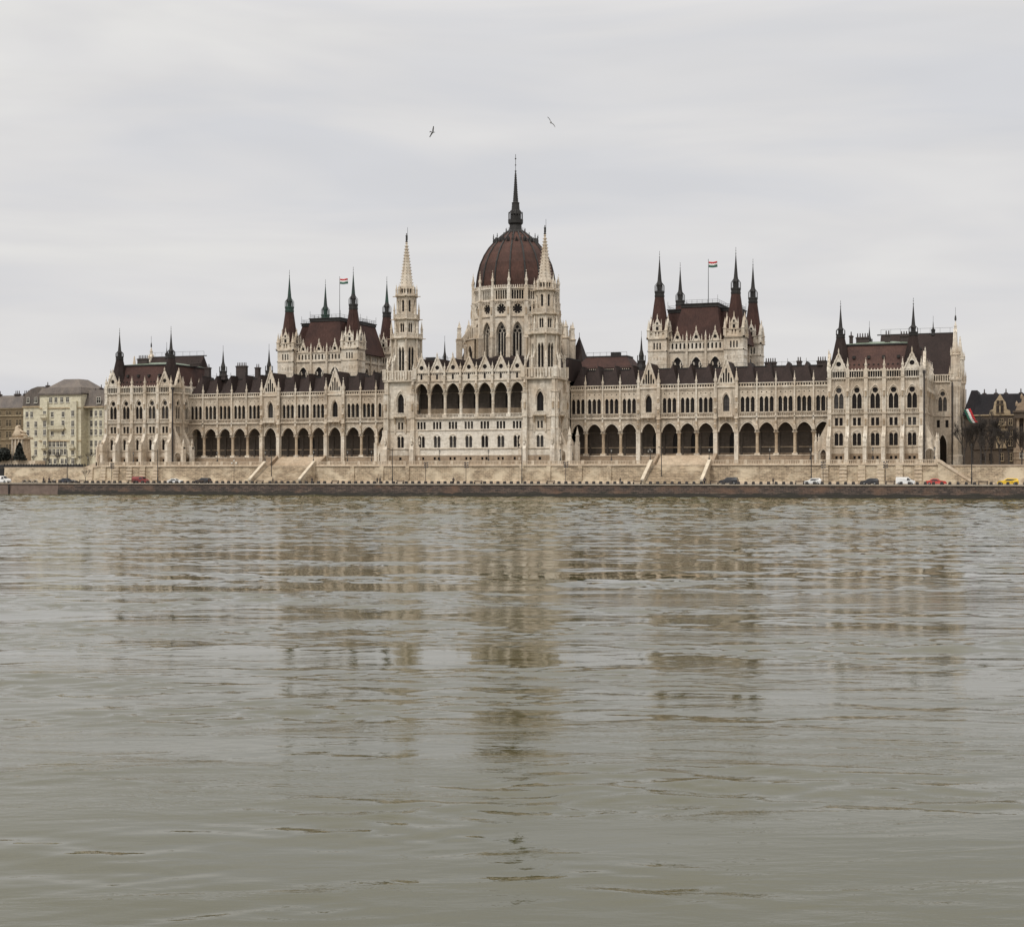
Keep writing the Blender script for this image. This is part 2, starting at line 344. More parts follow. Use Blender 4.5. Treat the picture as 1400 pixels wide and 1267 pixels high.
# ---------------- gallery wings
EDG = [24.9, 29.2, 34.15, 39.1, 44.1, 50.3, 55.4, 60.3, 65.35, 71.6, 76.65, 81.7, 86.6, 91.55, 96.55]
GAB = (4, 8)
def wing(sg):
    fr = (0, 9., 0)
    wb = MB(fr)
    W = None
    bays = [(EDG[i], EDG[i + 1], i in GAB) for i in range(14)]
    todo_w = []; cols = []; gabs = []; pins = []; arcs = []
    lo, hi = 24.9, 96.55
    S = lambda a, b_: (a, b_) if sg > 0 else (-b_, -a)
    A0, A1 = S(lo, hi)
    # plinth below arcade, with slab
    st = S(50.3, 65.35)
    for (q0, q1) in ((A0, st[0]), (st[1], A1)):
        wb.box(q0, q1, -.5, 0, T, 10.7, 'plinth'); wb.box(q0, q1, -.62, 0, 10.7, 10.95, 'stone')
    wb.box(A0, A1, 0, 4.6, 10.6, 10.94, 'plinth')     # gallery floor
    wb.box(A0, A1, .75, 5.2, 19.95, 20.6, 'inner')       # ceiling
    back = MB(fr)
    bops = []
    for i, (e0, e1, g) in enumerate(bays):
        c = (e0 + e1) / 2 * sg; b0, b1 = S(e0, e1)
        pj = -.55 if g else 0.
        w = 3.8 if g else min(4.15, e1 - e0 - .75)
        op = pointed(c, w, 17.1, 17.1, 19.7, 12) if False else arch(c, w, 17.1, 17.1, 19.55, 12, 1.75)
        wb.band(b0, b1, 17.1, 20.6, pj, [op], .75, 'stone')
        wb.hood(op, .28, .14, pj, 'stone_white'); wb.hood([(c + (u - c) * 1.16, b_, 17.1 + (t - 17.1) * 1.16) for u, b_, t in op], .1, .2, pj, 'stone')
        # storey above
        if g:
            o2 = pointed(c, 1.75, 22.5, 25.6, 27.2, 8)
            wb.band(b0, b1, 20.6, 28.9, pj, [o2], .7, 'stone'); wb.hood([(c + (u - c) * 1.3, b_, 25.6 + (t - 25.6) * 1.25) for u, b_, t in o2], .2, .2, pj, 'stone_white', 1.)
            todo_w.append(('gallery_window', c, 22.5, 27.2, 1.75, .65 + pj, 1, 3))
            balusters(wb, c - 1.9, c + 1.9, pj - 1., 21.35, 22.5, 'stone_white')
            wb.box(c - 2., c + 2., pj - 1.2, pj, 21.0, 21.35, 'stone'); 
            for q in (-1.7, 0, 1.7): wb.hexa((c + q - .15, c + q + .15, pj - .3, pj), (c + q - .15, c + q + .15, pj - 1., pj), 20., 21., 'stone')
            for e in (e0, e1):   # strong piers to the ground
                x = (e + (.3 if e == e0 else -.3)) * sg
                wb.box(x - .52, x + .52, pj - .75, pj + .65, T, 16.9, 'stone_white'); wb.box(x - .62, x + .62, pj - .85, pj + .66, 16.9, 17.3, 'stone')
                wb.box(x - .42, x + .42, pj - .55, pj + .1, 17.3, 29.2, 'stone')
                wb.box(x - .65, x + .65, pj - .95, pj + .66, T, 8.9, 'stone'); wb.box(x - .6, x + .6, pj - .8, pj, 20.6, 21.1, 'stone')
                for zz in (18.2, 19.6, 22.3, 25.2): # canopied figures on the piers
                    wb.box(x - .24, x + .24, pj - .85, pj - .5, zz, zz + .95, 'stone_tan'); wb.pyramid(x, pj - .7, zz + .95, zz + 1.5, .3, 'stone')
                wb.box(x - .5, x + .5, pj - .6, pj + .2, 24.6, 24.8, 'stone_white')
                pins.append((x, 9 + pj - .15, 29.2, 4.6, .8))
            wb.box(b0 + .1, b1 - .1, pj - .3, pj + .3, 28.9, 29.35, 'stone_white')
            wb.box(b0 + .1, b1 - .1, pj, pj + .4, 29.35, 29.9, 'stone')
            gabs.append((c, pj))
        else:
            sp = 1.36; ops = [arch(c + q * sp, 1.0, 22.35, 25.75, 26.45, 6, 1.9) for q in (-1, 0, 1)]
            wb.band(b0, b1, 20.6, 27.15, 0, ops, .55, 'stone')
            wb.band(b0, b1, 27.15, 28.9, 0, [disc(c + q * sp, .17, 27.55, 4) for q in (-1, 0, 1)], .3, 'stone')
            wb.box(c - 2., c + 2., .31, .35, 27.2, 27.9, 'bar')
            for o in ops: wb.hood(o, .1, .1, 0, 'stone_white')
            for q in (-.5, .5):
                wb.lathe(c + q * sp, -.12, [(.13, 22.35), (.13, 25.6), (.2, 25.8)], 6, 'stone_white')
            todo_w.append(('gallery_window', c, 22.35, 26.35, 3.7, .5, 5, 3))
            balusters(wb, b0 + .2, b1 - .2, -.32, 21.15, 22.2, 'stone')
            wb.box(b0, b1, -.5, 0, 20.9, 21.15, 'stone_white'); wb.box(b0, b1, -.12, 0, 20.45, 20.6, 'stone')
            wb.box(b0, b1, -.3, .3, 28.75, 29.05, 'stone_white'); wb.box(b0, b1, -.16, 0, 28.3, 28.45, 'stone')
            wb.box(b0, b1, -.22, .1, 29.05, 29.2, 'stone')
            n = 7
            for k in range(n + 1):
                u = b0 + (b1 - b0) * k / n; wb.box(u - .16, u + .16, -.12, .1, 29.2, 29.85, 'stone')
            wb.box(b0, b1, -.25, .15, 29.85, 30.1, 'stone_white')
            wb.box(b0, b1, .11, .15, 29.2, 29.85, 'tile_dark')
        # back wall openings
        doory = sg > 0 and i in (4, 5, 6, 7, 8) or sg < 0 and i in (6, 7)
        bops.append((b0, b1, pointed(c + .6, 1.5, 10.96, 15.4, 17.2, 6) if doory else None, c))
    for i in range(1, 14):
        x = EDG[i] * sg
        if i in GAB or i - 1 in GAB: continue
        cols.append(x)
        wb.box(x - .2, x + .2, -.5, .02, 17.6, 29.6, 'stone_white'); wb.box(x - .42, x + .42, -.72, -.1, 17.5, 18.6, 'stone'); wb.pyramid(x, -.45, 18.6, 19.8, .32, 'stone')
        wb.box(x - .17, x + .17, -.62, -.45, 18.9, 20.0, 'stone_tan'); wb.box(x - .3, x + .3, -.58, 0, 22.2, 22.5, 'stone')
        pins.append((x, 8.75, 29.6, 3.2, .5))
    # solid core above the gallery and the back part of the wing
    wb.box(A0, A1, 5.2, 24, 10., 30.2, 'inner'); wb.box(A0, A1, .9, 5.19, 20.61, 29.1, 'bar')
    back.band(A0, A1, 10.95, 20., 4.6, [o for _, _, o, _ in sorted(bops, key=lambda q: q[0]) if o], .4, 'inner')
    back.box(A0, A1, 4.5, 4.6, 13., 13.25, 'stone_tan'); back.box(A0, A1, 4.45, 4.6, 10.95, 11.5, 'plinth')
    for e in EDG[1:-1]: back.box(e * sg - .3, e * sg + .3, 4.3, 4.6, 11., 17.3, 'inner')
    W = wb.build('gallery_wing', P)
    back.build('gallery_back_wall', W)
    for b0, b1, o, c in bops:
        if o: win(W, (0, 13.6, 0), c + .6, 10.96, 17.2, 1.5, .35, 'arched_doorway', 1, 2)
    for (nm, c, zb, zt, w, dp, bs, rw) in todo_w: win(W, fr, c, zb, zt, w, dp, nm, bs, rw)
    ctempl = None
    for x in cols:
        if ctempl is None:
            mb = MB(); mb.box(-.72, .72, -.1, 1., 0, .45, 'stone_white'); mb.lathe(0, .4, [(.62, .45), (.44, .75), (.41, 5.2), (.5, 5.35), (.45, 5.45), (.62, 5.95)], 12, 'stone_tan')
            mb.box(-.66, .66, -.3, 1.1, 5.93, 6.18, 'stone')
            o = mb.build('column', W, (0, 0, 0)); ctempl = o.data; o.location = Vector((x, 9, 10.95)) - WORLD[W]
        else: link(bpy.data.objects.new('column', ctempl), W, (x, 9, 10.95))
    for c, pj in gabs:
        gable(W, (0, 9 + pj, 0), c, 29.9, 2.35, 36.6, 'stone_white', 'lancet', .4)
    for x, y, z, h, w in pins: pinnacle(W, x, y, z, h, w)
    # roofs: one hipped cross roof per bay plus the long roof behind
    rf = MB()
    for i, (e0, e1, g) in enumerate(bays):
        c = (e0 + e1) / 2 * sg; h = (e1 - e0) / 2 - (.05 if g else .25)
        y0, ya, za = (9.1, 9.2, 36.) if g else (9.25, 12.4, 35.6)
        pts = [(c - h, y0, 29.7), (c + h, y0, 29.7), (c + h, 19, 29.7), (c - h, 19, 29.7), (c, ya, za), (c, 19, za)]
        k = [rf.p(*q) for q in pts]; mi = rf.m('tile_dark')
        for q in ((0, 1, 4), (1, 2, 5, 4), (0, 4, 5, 3)): rf.f.append([k[j] for j in q]); rf.mi.append(mi)
        if not g: rf.tube((c, ya, za), (c, 17., za), .12, 'lead', 4); rf.tube((c, ya, za - .1), (c, ya, za + .9), .06, 'iron', 4)
    rf.prism([(11.2, 29.6), (16.4, 34.7), (27., 34.7), (30, 29.6)], A0, A1, 'tile_dark', 'dz')
    rf.box(A0, A1, 16.2, 27.2, 34.6, 34.95, 'lead')
    ro = rf.build('roof', W)
    tb = MB()
    for k in range(22):
        x = A0 + (A1 - A0) * (k + .5) / 22
        tb.tube((x, 16.4, 34.9), (x, 16.4, 36.), .035, 'iron', 4)
    tb.tube((A0, 16.4, 35.9), (A1, 16.4, 35.9), .035, 'iron', 4)
    tb.build('roof_railing', W)
    chs = [(92.5, 16.5, 2.4, 36.5), (86.3, 18, 1.2, 36.7), (78.6, 18, 3., 36.6), (73.4, 16.5, 1., 36.3)] if sg > 0 else [(-94.9, 17, 1.6, 39.2), (-83, 17, 3.4, 39.4), (-77.5, 17, 1.3, 38.8), (-88, 15, 1.5, 36.6)]
    for x, y, w, zt in chs: chimney(W, x, y, 34.6, zt, w)
    x, y, zt, nm = (42.04, 20, 44.2, 0) if sg > 0 else (-75.3, 20, 44., 0)
    fleche(W, x, y, 34.5, zt, 1.15)
    if sg < 0: fleche(W, -91.3, 20, 34.8, 44., 1.15)
    return W
def chimney(parent, x, y, z0, z1, w, pots=True, dp=1.3):
    mb = MB(); mb.box(x - w / 2, x + w / 2, y - dp / 2, y + dp / 2, z0, z1 - .5, 'chimney'); mb.box(x - w / 2 - .15, x + w / 2 + .15, y - dp / 2 - .15, y + dp / 2 + .15, z1 - .9, z1 - .6, 'chimney')
    n = max(1, int(w / .55))
    for k in range(n):
        u = x - w / 2 + w * (k + .5) / n; mb.lathe(u, y, [(.17, z1 - .5), (.13, z1 + .5)], 6, 'chimney')
    return mb.build('chimney', parent)
def fleche(parent, x, y, z0, zt, r, name='roof_turret'):
    mb = MB(); h = zt - z0
    mb.lathe(x, y, [(r * 1.3, z0), (r * 1.2, z0 + h * .12), (r, z0 + h * .2), (r, z0 + h * .27), (r * 1.12, z0 + h * .29), (r * .6, z0 + h * .33), (r * .6, z0 + h * .42), (r * .66, z0 + h * .45), (r * .3, z0 + h * .62), (.06, zt)], 8, 'lead', R(22.5))
    for k in range(8):
        t = R(45 * k); mb.tube((x + r * math.cos(t), y + r * math.sin(t), z0 + h * .28), (x + r * math.cos(t), y + r * math.sin(t), z0 + h * .46), .08, 'lead', 4)
    mb.tube((x, y, zt - .2), (x, y, zt + 1.6), .05, 'iron', 4)
    return mb.build(name, parent)
for sg in (-1, 1): wing(sg)

# ---------------- river front with the seven arches
CE = [-16.4 + 32.8 * k / 7 for k in range(8)]
def river_front():
    fr = (0, -4.7, 0); wb = MB(fr); A0, A1 = -16.4, 16.4; ws = []
    o1 = []; o2 = []; o3 = []; o4 = []
    lg = MB(fr)
    for k in range(7):
        c = (CE[k] + CE[k + 1]) / 2
        o1 += [rect(c - .62, .62, 9.75, 10.5), rect(c + .62, .62, 9.75, 10.5)]; ws.append(('cellar_window', c, 9.75, 10.5, 1.9, .3, 0, 0))
        o2 += [arch(c - .53, .94, 13.15, 15.7, 16.3, 6), arch(c + .53, .94, 13.15, 15.7, 16.3, 6)]; ws.append(('arched_window', c, 13.15, 16.3, 1.85, .5, 0, 2))
        wb.hood(arch(c, 2.1, 13.1, 15.5, 16.7, 8), .16, .12, 0, 'stone_white')
        o3 += [rect(c + q * .92, .68, 18.2, 20.2) for q in (-1, 0, 1)]; ws.append(('square_window', c, 18.25, 20.15, 2.55, .45, 0, 1))
        op = arch(c, 3.85, 28.1, 28.1, 30.8, 12, 1.75); o4.append(op)
        wb.hood(op, .24, .14, 0, 'stone_white')
        g0, g1 = CE[k], CE[k + 1]
        wb.box(g0 + .45, g1 - .45, -.02, .6, 31.5, 33.7, 'stone_white')
        wb.box(c - .28, c + .28, -.04, -.02, 31.9, 33.4, 'glass')
        for q in range(7):
            u = c - 1.7 + 3.4 * q / 6; wb.box(u - .15, u + .15, -.045, -.02, 33.15, 33.5, 'glass')
        wb.box(g0 + .3, g1 - .3, -.18, .6, 33.7, 33.9, 'stone_white')
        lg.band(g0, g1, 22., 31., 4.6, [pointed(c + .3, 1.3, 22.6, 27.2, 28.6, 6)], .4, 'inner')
    wb.band(A0, A1, 8.1, 10.9, -.25, o1, .3, 'plinth'); wb.box(A0, A1, -.3, 0, 10.9, 11.05, 'stone')
    wb.band(A0, A1, 11.05, 12.75, 0, [], .3, 'wall_clean'); wb.box(A0, A1, -.22, .3, 12.7, 12.95, 'stone')
    wb.band(A0, A1, 12.9, 17.75, 0, o2, .5, 'wall_clean'); wb.box(A0, A1, -.16, .3, 17.75, 17.95, 'stone')
    wb.band(A0, A1, 17.9, 21., 0, o3, .45, 'wall_clean'); wb.box(A0, A1, -.5, .6, 20.95, 21.35, 'stone')
    wb.band(A0, A1, 28.1, 31.3, 0, o4, .75, 'stone_white'); wb.box(A0, A1, -.25, .5, 31.25, 31.5, 'stone')
    wb.box(A0, A1, .6, 4.9, 21., 21.34, 'plinth'); wb.box(A0, A1, .75, 5, 30.95, 31.25, 'inner')
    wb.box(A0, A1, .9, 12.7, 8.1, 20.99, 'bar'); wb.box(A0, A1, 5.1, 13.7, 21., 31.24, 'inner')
    W = wb.build('river_front', P); lg.box(A0, A1, 4.45, 4.6, 22., 24., 'stone_tan'); lg.build('loggia_back_wall', W)
    for k in range(7): win(W, (0, -.1, 0), (CE[k] + CE[k + 1]) / 2 + .3, 22.6, 28.6, 1.3, .3, 'loggia_window', 1, 3)
    for (nm, c, zb, zt, w, dp, bs, rw) in ws: win(W, fr, c, zb, zt, w, dp, nm, bs, rw)
    me = None
    for k in range(8):
        x = CE[k]
        if me is None:
            mb = MB(); mb.box(-.6, .6, -.5, .8, 0, .9, 'stone_white'); mb.lathe(0, .2, [(.55, .9), (.42, 1.2), (.4, 5.7), (.5, 5.9), (.44, 6.0), (.62, 6.5)], 12, 'stone_white')
            mb.box(-.62, .62, -.3, .85, 6.48, 6.78, 'stone'); o = mb.build('column', W, (0, 0, 0)); me = o.data; o.location = Vector((x, -4.7, 21.34)) - WORLD[W]
        else: link(bpy.data.objects.new('column', me), W, (x, -4.7, 21.34))
        mb = MB(fr); mb.box(x - .24, x + .24, -.55, .1, 28.4, 34.3, 'stone_white'); mb.box(x - .4, x + .4, -.75, 0, 28.9, 29.2, 'stone'); mb.box(x - .2, x + .2, -.8, -.5, 29.3, 30.5, 'stone_tan')
        mb.pyramid(x, -.62, 30.5, 31.6, .36, 'stone'); mb.box(x - .38, x + .38, -.65, .1, 32.6, 32.85, 'stone')
        mb.build('pier', W); pinnacle(W, x, -4.95, 34.3, 2.1, .5)
    for k in range(7):
        c = (CE[k] + CE[k + 1]) / 2; gable(W, (0, -4.72, 0), c, 33.9, 2.0, 38., 'stone_white', 'oculus', .4)
        mb = MB(fr); balusters(mb, CE[k] + .5, CE[k + 1] - .5, -.28, 21.35, 22.35, 'stone_white', .4); mb.build('balustrade', W)
    rf = MB()
    for k in range(7):
        c = (CE[k] + CE[k + 1]) / 2
        rf.prism([(c - 2.25, 31.6), (c + 2.25, 31.6), (c, 37.7)], -4.2, 12., 'tile_dark')
    rf.prism([(0., 31.5), (7.5, 37.6), (18., 37.6), (22, 31.5)], -25., 25., 'tile_dark', 'dz'); rf.box(-25, 25, 7.4, 18., 37.55, 37.85, 'lead')
    ro = rf.build('roof', W)
    rr = MB()
    for k in range(26): x = -25 + 2 * k; rr.tube((x, 7.6, 37.8), (x, 7.6, 38.8), .035, 'iron', 4)
    rr.tube((-25, 7.6, 38.7), (25, 7.6, 38.7), .035, 'iron', 4); rr.build('roof_railing', W)
    return W
RF = river_front()

# ---------------- the two white river towers
def octo(k): return R(45 * k)
def tower(sg):
    cx, cy = 20.5 * sg, -.3; hw = 4.1
    tb = MB(); ws = []
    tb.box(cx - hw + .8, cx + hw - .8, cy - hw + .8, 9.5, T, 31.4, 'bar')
    for (fr, phi) in (((cx, cy - hw, 0), 0), ((cx + hw, cy, R(90)), 1), ((cx - hw, cy, R(-90)), 1)):
        tb.fr = fr; ext = 5.2 if phi else 0
        a0, a1 = (-hw, hw)
        if fr[2] > 0: a1 += ext
        elif fr[2] < 0: a0 -= ext
        tb.band(a0, a1, 8.1, 11, -.2, [rect(0, .75, 9.7, 10.5)], .3, 'plinth'); tb.band(a0, a1, 11, 12.75, 0, [], .3, 'stone_white')
        op = [arch(-.53, .92, 13.15, 15.7, 16.3, 6), arch(.53, .92, 13.15, 15.7, 16.3, 6)]
        tb.band(a0, a1, 12.75, 17.8, 0, op, .5, 'stone_white'); tb.hood(arch(0, 2.2, 13.1, 15.5, 16.8, 8), .18, .14, 0, 'stone_white')
        tb.band(a0, a1, 17.8, 21.2, 0, [rect(-.5, .62, 18.25, 20.2), rect(.5, .62, 18.25, 20.2)], .5, 'stone')
        o = pointed(0, 2.0, 22.6, 26.4, 28.2, 8); tb.band(a0, a1, 21.2, 31.5, 0, [o], .8, 'stone_white')
        tb.hood([(u * 1.25, b_, 26.4 + (t - 26.4) * 1.35) for u, b_, t in o], .25, .25, 0, 'stone_white', 1.3)
        for z, pr_ in ((12.8, .22), (17.8, .16), (21.25, .22), (31.3, .3)): tb.box(a0 + .01, a1 - .01, -pr_, .1, z - .1, z + .14, 'stone')
        tb.box(-1.7, 1.7, -1., 0, 21.5, 21.8, 'stone_tan'); balusters(tb, -1.65, 1.65, -.85, 21.8, 22.8, 'stone_white', .4)
        for q in (-1.6, 1.6): tb.hexa((q - .18, q + .18, -.2, 0), (q - .18, q + .18, -.9, 0), 19.6, 21.5, 'stone_tan'); tb.box(q - .2, q + .2, -.3, 0, 17.2, 19.6, 'stone')
        ws += [('cellar_window', fr, 9.7, 10.5, .75, .28, 0, 0), ('arched_window', fr, 13.15, 16.3, 1.9, .5, 0, 2), ('square_window', fr, 18.25, 20.2, 1.7, .5, 0, 1), ('tall_window', fr, 22.6, 28.2, 2., .7, 1, 4)]
        # corner buttresses, stepped
        for q in ((-hw + .1, hw - .1) if not phi else (-hw + .1, hw - .1)):
            tb.box(q - .62, q + .62, -1.9, .2, 8.1, 12.7, 'stone_white'); tb.box(q - .58, q + .58, -1.3, .2, 12.7, 18, 'stone_white')
            tb.hexa((q - .58, q + .58, -1.85, .2), (q - .5, q + .5, -1.3, .2), 12.7, 14.2, 'stone_white')
            tb.box(q - .55, q + .55, -.95, .2, 18, 27.9, 'stone_white'); tb.box(q - .5, q + .5, -.7, .2, 27.9, 32.2, 'stone')
            for z in (17.9, 21.3, 27.9): tb.box(q - .68, q + .68, -1.1, .1, z, z + .25, 'stone')
            tb.box(q - .22, q + .22, -1.3, -.9, 23.5, 25.2, 'stone_tan'); tb.pyramid(q, -1.05, 25.2, 26.6, .32, 'stone'); pinn(tb, q, -1.6, 14., 2.4, .5)
    # outward side pier with a small arch at the base
    tb.fr = (0, 0, 0)
    for y in (-3.6, 3.2):
        s0, s1 = (cx + hw, cx + hw + 4.3) if sg > 0 else (cx - hw - 4.3, cx - hw)
        mid = (s0 + s1) / 2 - .25 * sg
        tb.band(s0, s1, 8.1, 13.6, y, [arch(mid, 1.9, 8.1, 11.2, 12.2, 6)], 1.2, 'stone_white'); tb.band(s0, s1, 8.1, 13.6, y + 1.2, [arch(mid, 1.9, 8.1, 11.2, 12.2, 6)], .01, 'stone_white')
        tb.box(s0, s1, y, y + 1.2, 13.6, 13.8, 'stone')
        e = s1 if sg > 0 else s0; i_ = s0 if sg > 0 else s1
        tb.prism([(i_, 13.8), (i_, 19.5), (e - 1.2 * sg, 13.8)], y + .15, y + 1.05, 'stone')
        tb.box(e - .9 if sg > 0 else e, e if sg > 0 else e + .9, y - .3, y + 1.5, 8.1, 14.6, 'stone_white'); pinn(tb, e - .45 * sg, y + .6, 14.6, 4.2, .8)
    # balcony platform with arcaded parapet
    tb.box(cx - hw - .9, cx + hw + .9, cy - hw - .9, cy + hw + .9, 31.45, 31.95, 'stone')
    for ph in (0, 90, 180, 270):
        tb.fr = (cx, cy, R(ph)); d = -hw - .55
        tb.box(-hw - .5, hw + .5, d - .2, d + .2, 34.2, 34.55, 'stone_white')
        n = 11
        for k in range(n + 1):
            u = -hw - .4 + (2 * hw + .8) * k / n; tb.box(u - .19, u + .19, d - .18, d + .18, 31.95, 34.2, 'stone_white')
        for q in (-hw - .45, hw + .45): tb.box(q - .5, q + .5, d - .5, d + .5, 31.95, 35., 'stone_white')
        # small flying strut from the corner
    tb.fr = (0, 0, 0)
    tb.lathe(cx, cy, [(3.0, 31.95), (3.0, 34.3)], 8, 'bar', R(22.5))
    W = tb.build('river_tower', P)
    for nm, fr, zb, zt, w, dp, bs, rw in ws: win(W, fr, 0, zb, zt, w, dp, nm, bs, rw)
    # octagonal stages
    def stage(name, ap, z0, z1, ops_fn, m='stone_white', depth=.45):
        mb = MB(); wl = []
        for k in range(8):
            fr = (cx + ap * math.sin(octo(k)), cy - ap * math.cos(octo(k)), octo(k)); mb.fr = fr; hwid = ap * math.tan(R(22.5))
            ops, wn = ops_fn(hwid); mb.band(-hwid, hwid, z0, z1, 0, ops, depth, m)
            for o in ops: mb.hood(o, .14, .1, 0, 'stone')
            mb.box(-hwid - .1, -hwid + .14, -.2, .3, z0, z1, 'stone')
            if wn: wl.append((fr, wn))
        mb.fr = (0, 0, 0); mb.lathe(cx, cy, [(ap - .6, z0), (ap - .6, z1)], 8, 'bar', R(22.5))
        o = mb.build(name, W)
        return o, wl
    o, wl = stage('octagon_stage', 3.5, 32., 43.6, lambda h: ([pointed(-.45, .72, 34.6, 40., 41.3, 6), pointed(.45, .72, 34.6, 40., 41.3, 6)], (34.6, 41.3, 1.62)))
    for fr, (a, b_, w) in wl: win(W, fr, 0, a, b_, w, .42, 'lancet_window', 1, 2)
    mb = MB()
    def ledge(ap, z, t=.35, rail=1.1):
        mb.lathe(cx, cy, [(ap / .924 - .3, z - .3), (ap / .924 + .35, z), (ap / .924 + .35, z + t)], 8, 'stone', R(22.5))
        for k in range(8):
            fr = (cx + ap * math.sin(octo(k)), cy - ap * math.cos(octo(k)), octo(k)); mb.fr = fr; h = ap * math.tan(R(22.5))
            balusters(mb, -h, h, 0, z + t, z + t + rail, 'stone_white', .35, .12)
            t_ = h; mb.box(t_ - .2, t_ + .2, -.2, .2, z + t, z + t + rail + .3, 'stone_white')
            mb.box(t_ - .12, t_ + .12, -1.1, -.2, z, z + .2, 'stone_tan')   # gargoyle
        mb.fr = (0, 0, 0)
    ledge(4.0, 43.6)
    ledge(3.2, 49.0, .3, 1.2)
    ledge(2.65, 55.5, .3, .5)
    # buttress legs & pinnacles round the first stage
    for k in range(8):
        t = R(22.5 + 45 * k); r0, r1 = 4.1, 5.3
        x1, y1 = cx + r1 * math.cos(t), cy + r1 * math.sin(t); x0, y0 = cx + r0 * math.cos(t), cy + r0 * math.sin(t)
        mb.tube((x1, y1, 35.6), (x0, y0, 39.2), .28, 'stone_white', 4); mb.tube((x1, y1, 32), (x1, y1, 36), .4, 'stone_white', 4); pinn(mb, x1, y1, 36, 2.6, .5)
        mb.tube((cx + 4.15 * math.cos(t), cy + 4.15 * math.sin(t), 38), (cx + 4.15 * math.cos(t), cy + 4.15 * math.sin(t), 45.), .3, 'stone', 5)
        pinn(mb, cx + 4.25 * math.cos(t), cy + 4.25 * math.sin(t), 44.8, 4., .5); pinn(mb, cx + 3.45 * math.cos(t), cy + 3.45 * math.sin(t), 50.2, 3.8, .42); pinn(mb, cx + 2.85 * math.cos(t), cy + 2.85 * math.sin(t), 56.2, 3., .36)
    mb.build('tower_balcony', W)
    o, wl = stage('octagon_stage', 2.95, 43.9, 49., lambda h: ([pointed(-.32, .5, 45.4, 47.4, 48.1, 6), pointed(.32, .5, 45.4, 47.4, 48.1, 6)], (45.4, 48.1, 1.14)), 'stone_white', .35)
    for fr, (a, b_, w) in wl: win(W, fr, 0, a, b_, w, .32, 'lancet_window', 1, 1)
    o, wl = stage('octagon_stage', 2.4, 49.2, 55.5, lambda h: ([arch(0, .62, 51.2, 54., 54.5, 4)], (51.2, 54.5, .62)), 'stone_white', .3)
    for fr, (a, b_, w) in wl: win(W, fr, 0, a, b_, w, .28, 'slit_window', 0, 1)
    o, wl = stage('octagon_stage', 2.1, 55.7, 58.3, lambda h: ([arch(-.42, .5, 56.4, 57.4, 57.7, 4), arch(.42, .5, 56.4, 57.4, 57.7, 4)], None), 'stone_white', .3)
    mb = MB(); prof = [(1.85, 58.2), (1.62, 59.5)]
    mb.lathe(cx, cy, prof + [(.22, 70.3)], 8, 'stone_white', R(22.5))
    for j in range(13):
        z = 59.4 + j * .85; r = 1.62 + (.22 - 1.62) * (z - 59.5) / 10.8
        for k in range(8):
            t = R(22.5 + 45 * k); x, y = cx + (r + .1) * math.cos(t), cy + (r + .1) * math.sin(t); mb.box(x - .13, x + .13, y - .13, y + .13, z, z + .25, 'stone_white')
    mb.lathe(cx, cy, [(.15, 70.2), (.42, 70.6), (.15, 71.)], 8, 'stone_white')
    sp = mb.build('stone_spire', W)
    mb = MB(); mb.lathe(cx, cy, [(.3, 70.9), (.42, 71.1), (.2, 71.3)], 8, 'statue'); mb.lathe(cx, cy, [(.22, 71.3), (.3, 71.7), (.24, 72.2), (.34, 72.7), (.1, 72.95), (.16, 73.1), (.14, 73.3), (.03, 73.4)], 8, 'statue')
    mb.tube((cx + .3, cy, 71.4), (cx + .3, cy, 75.), .05, 'statue', 4); mb.build('rooftop_statue', W)
    return W
for sg in (-1, 1): tower(sg)

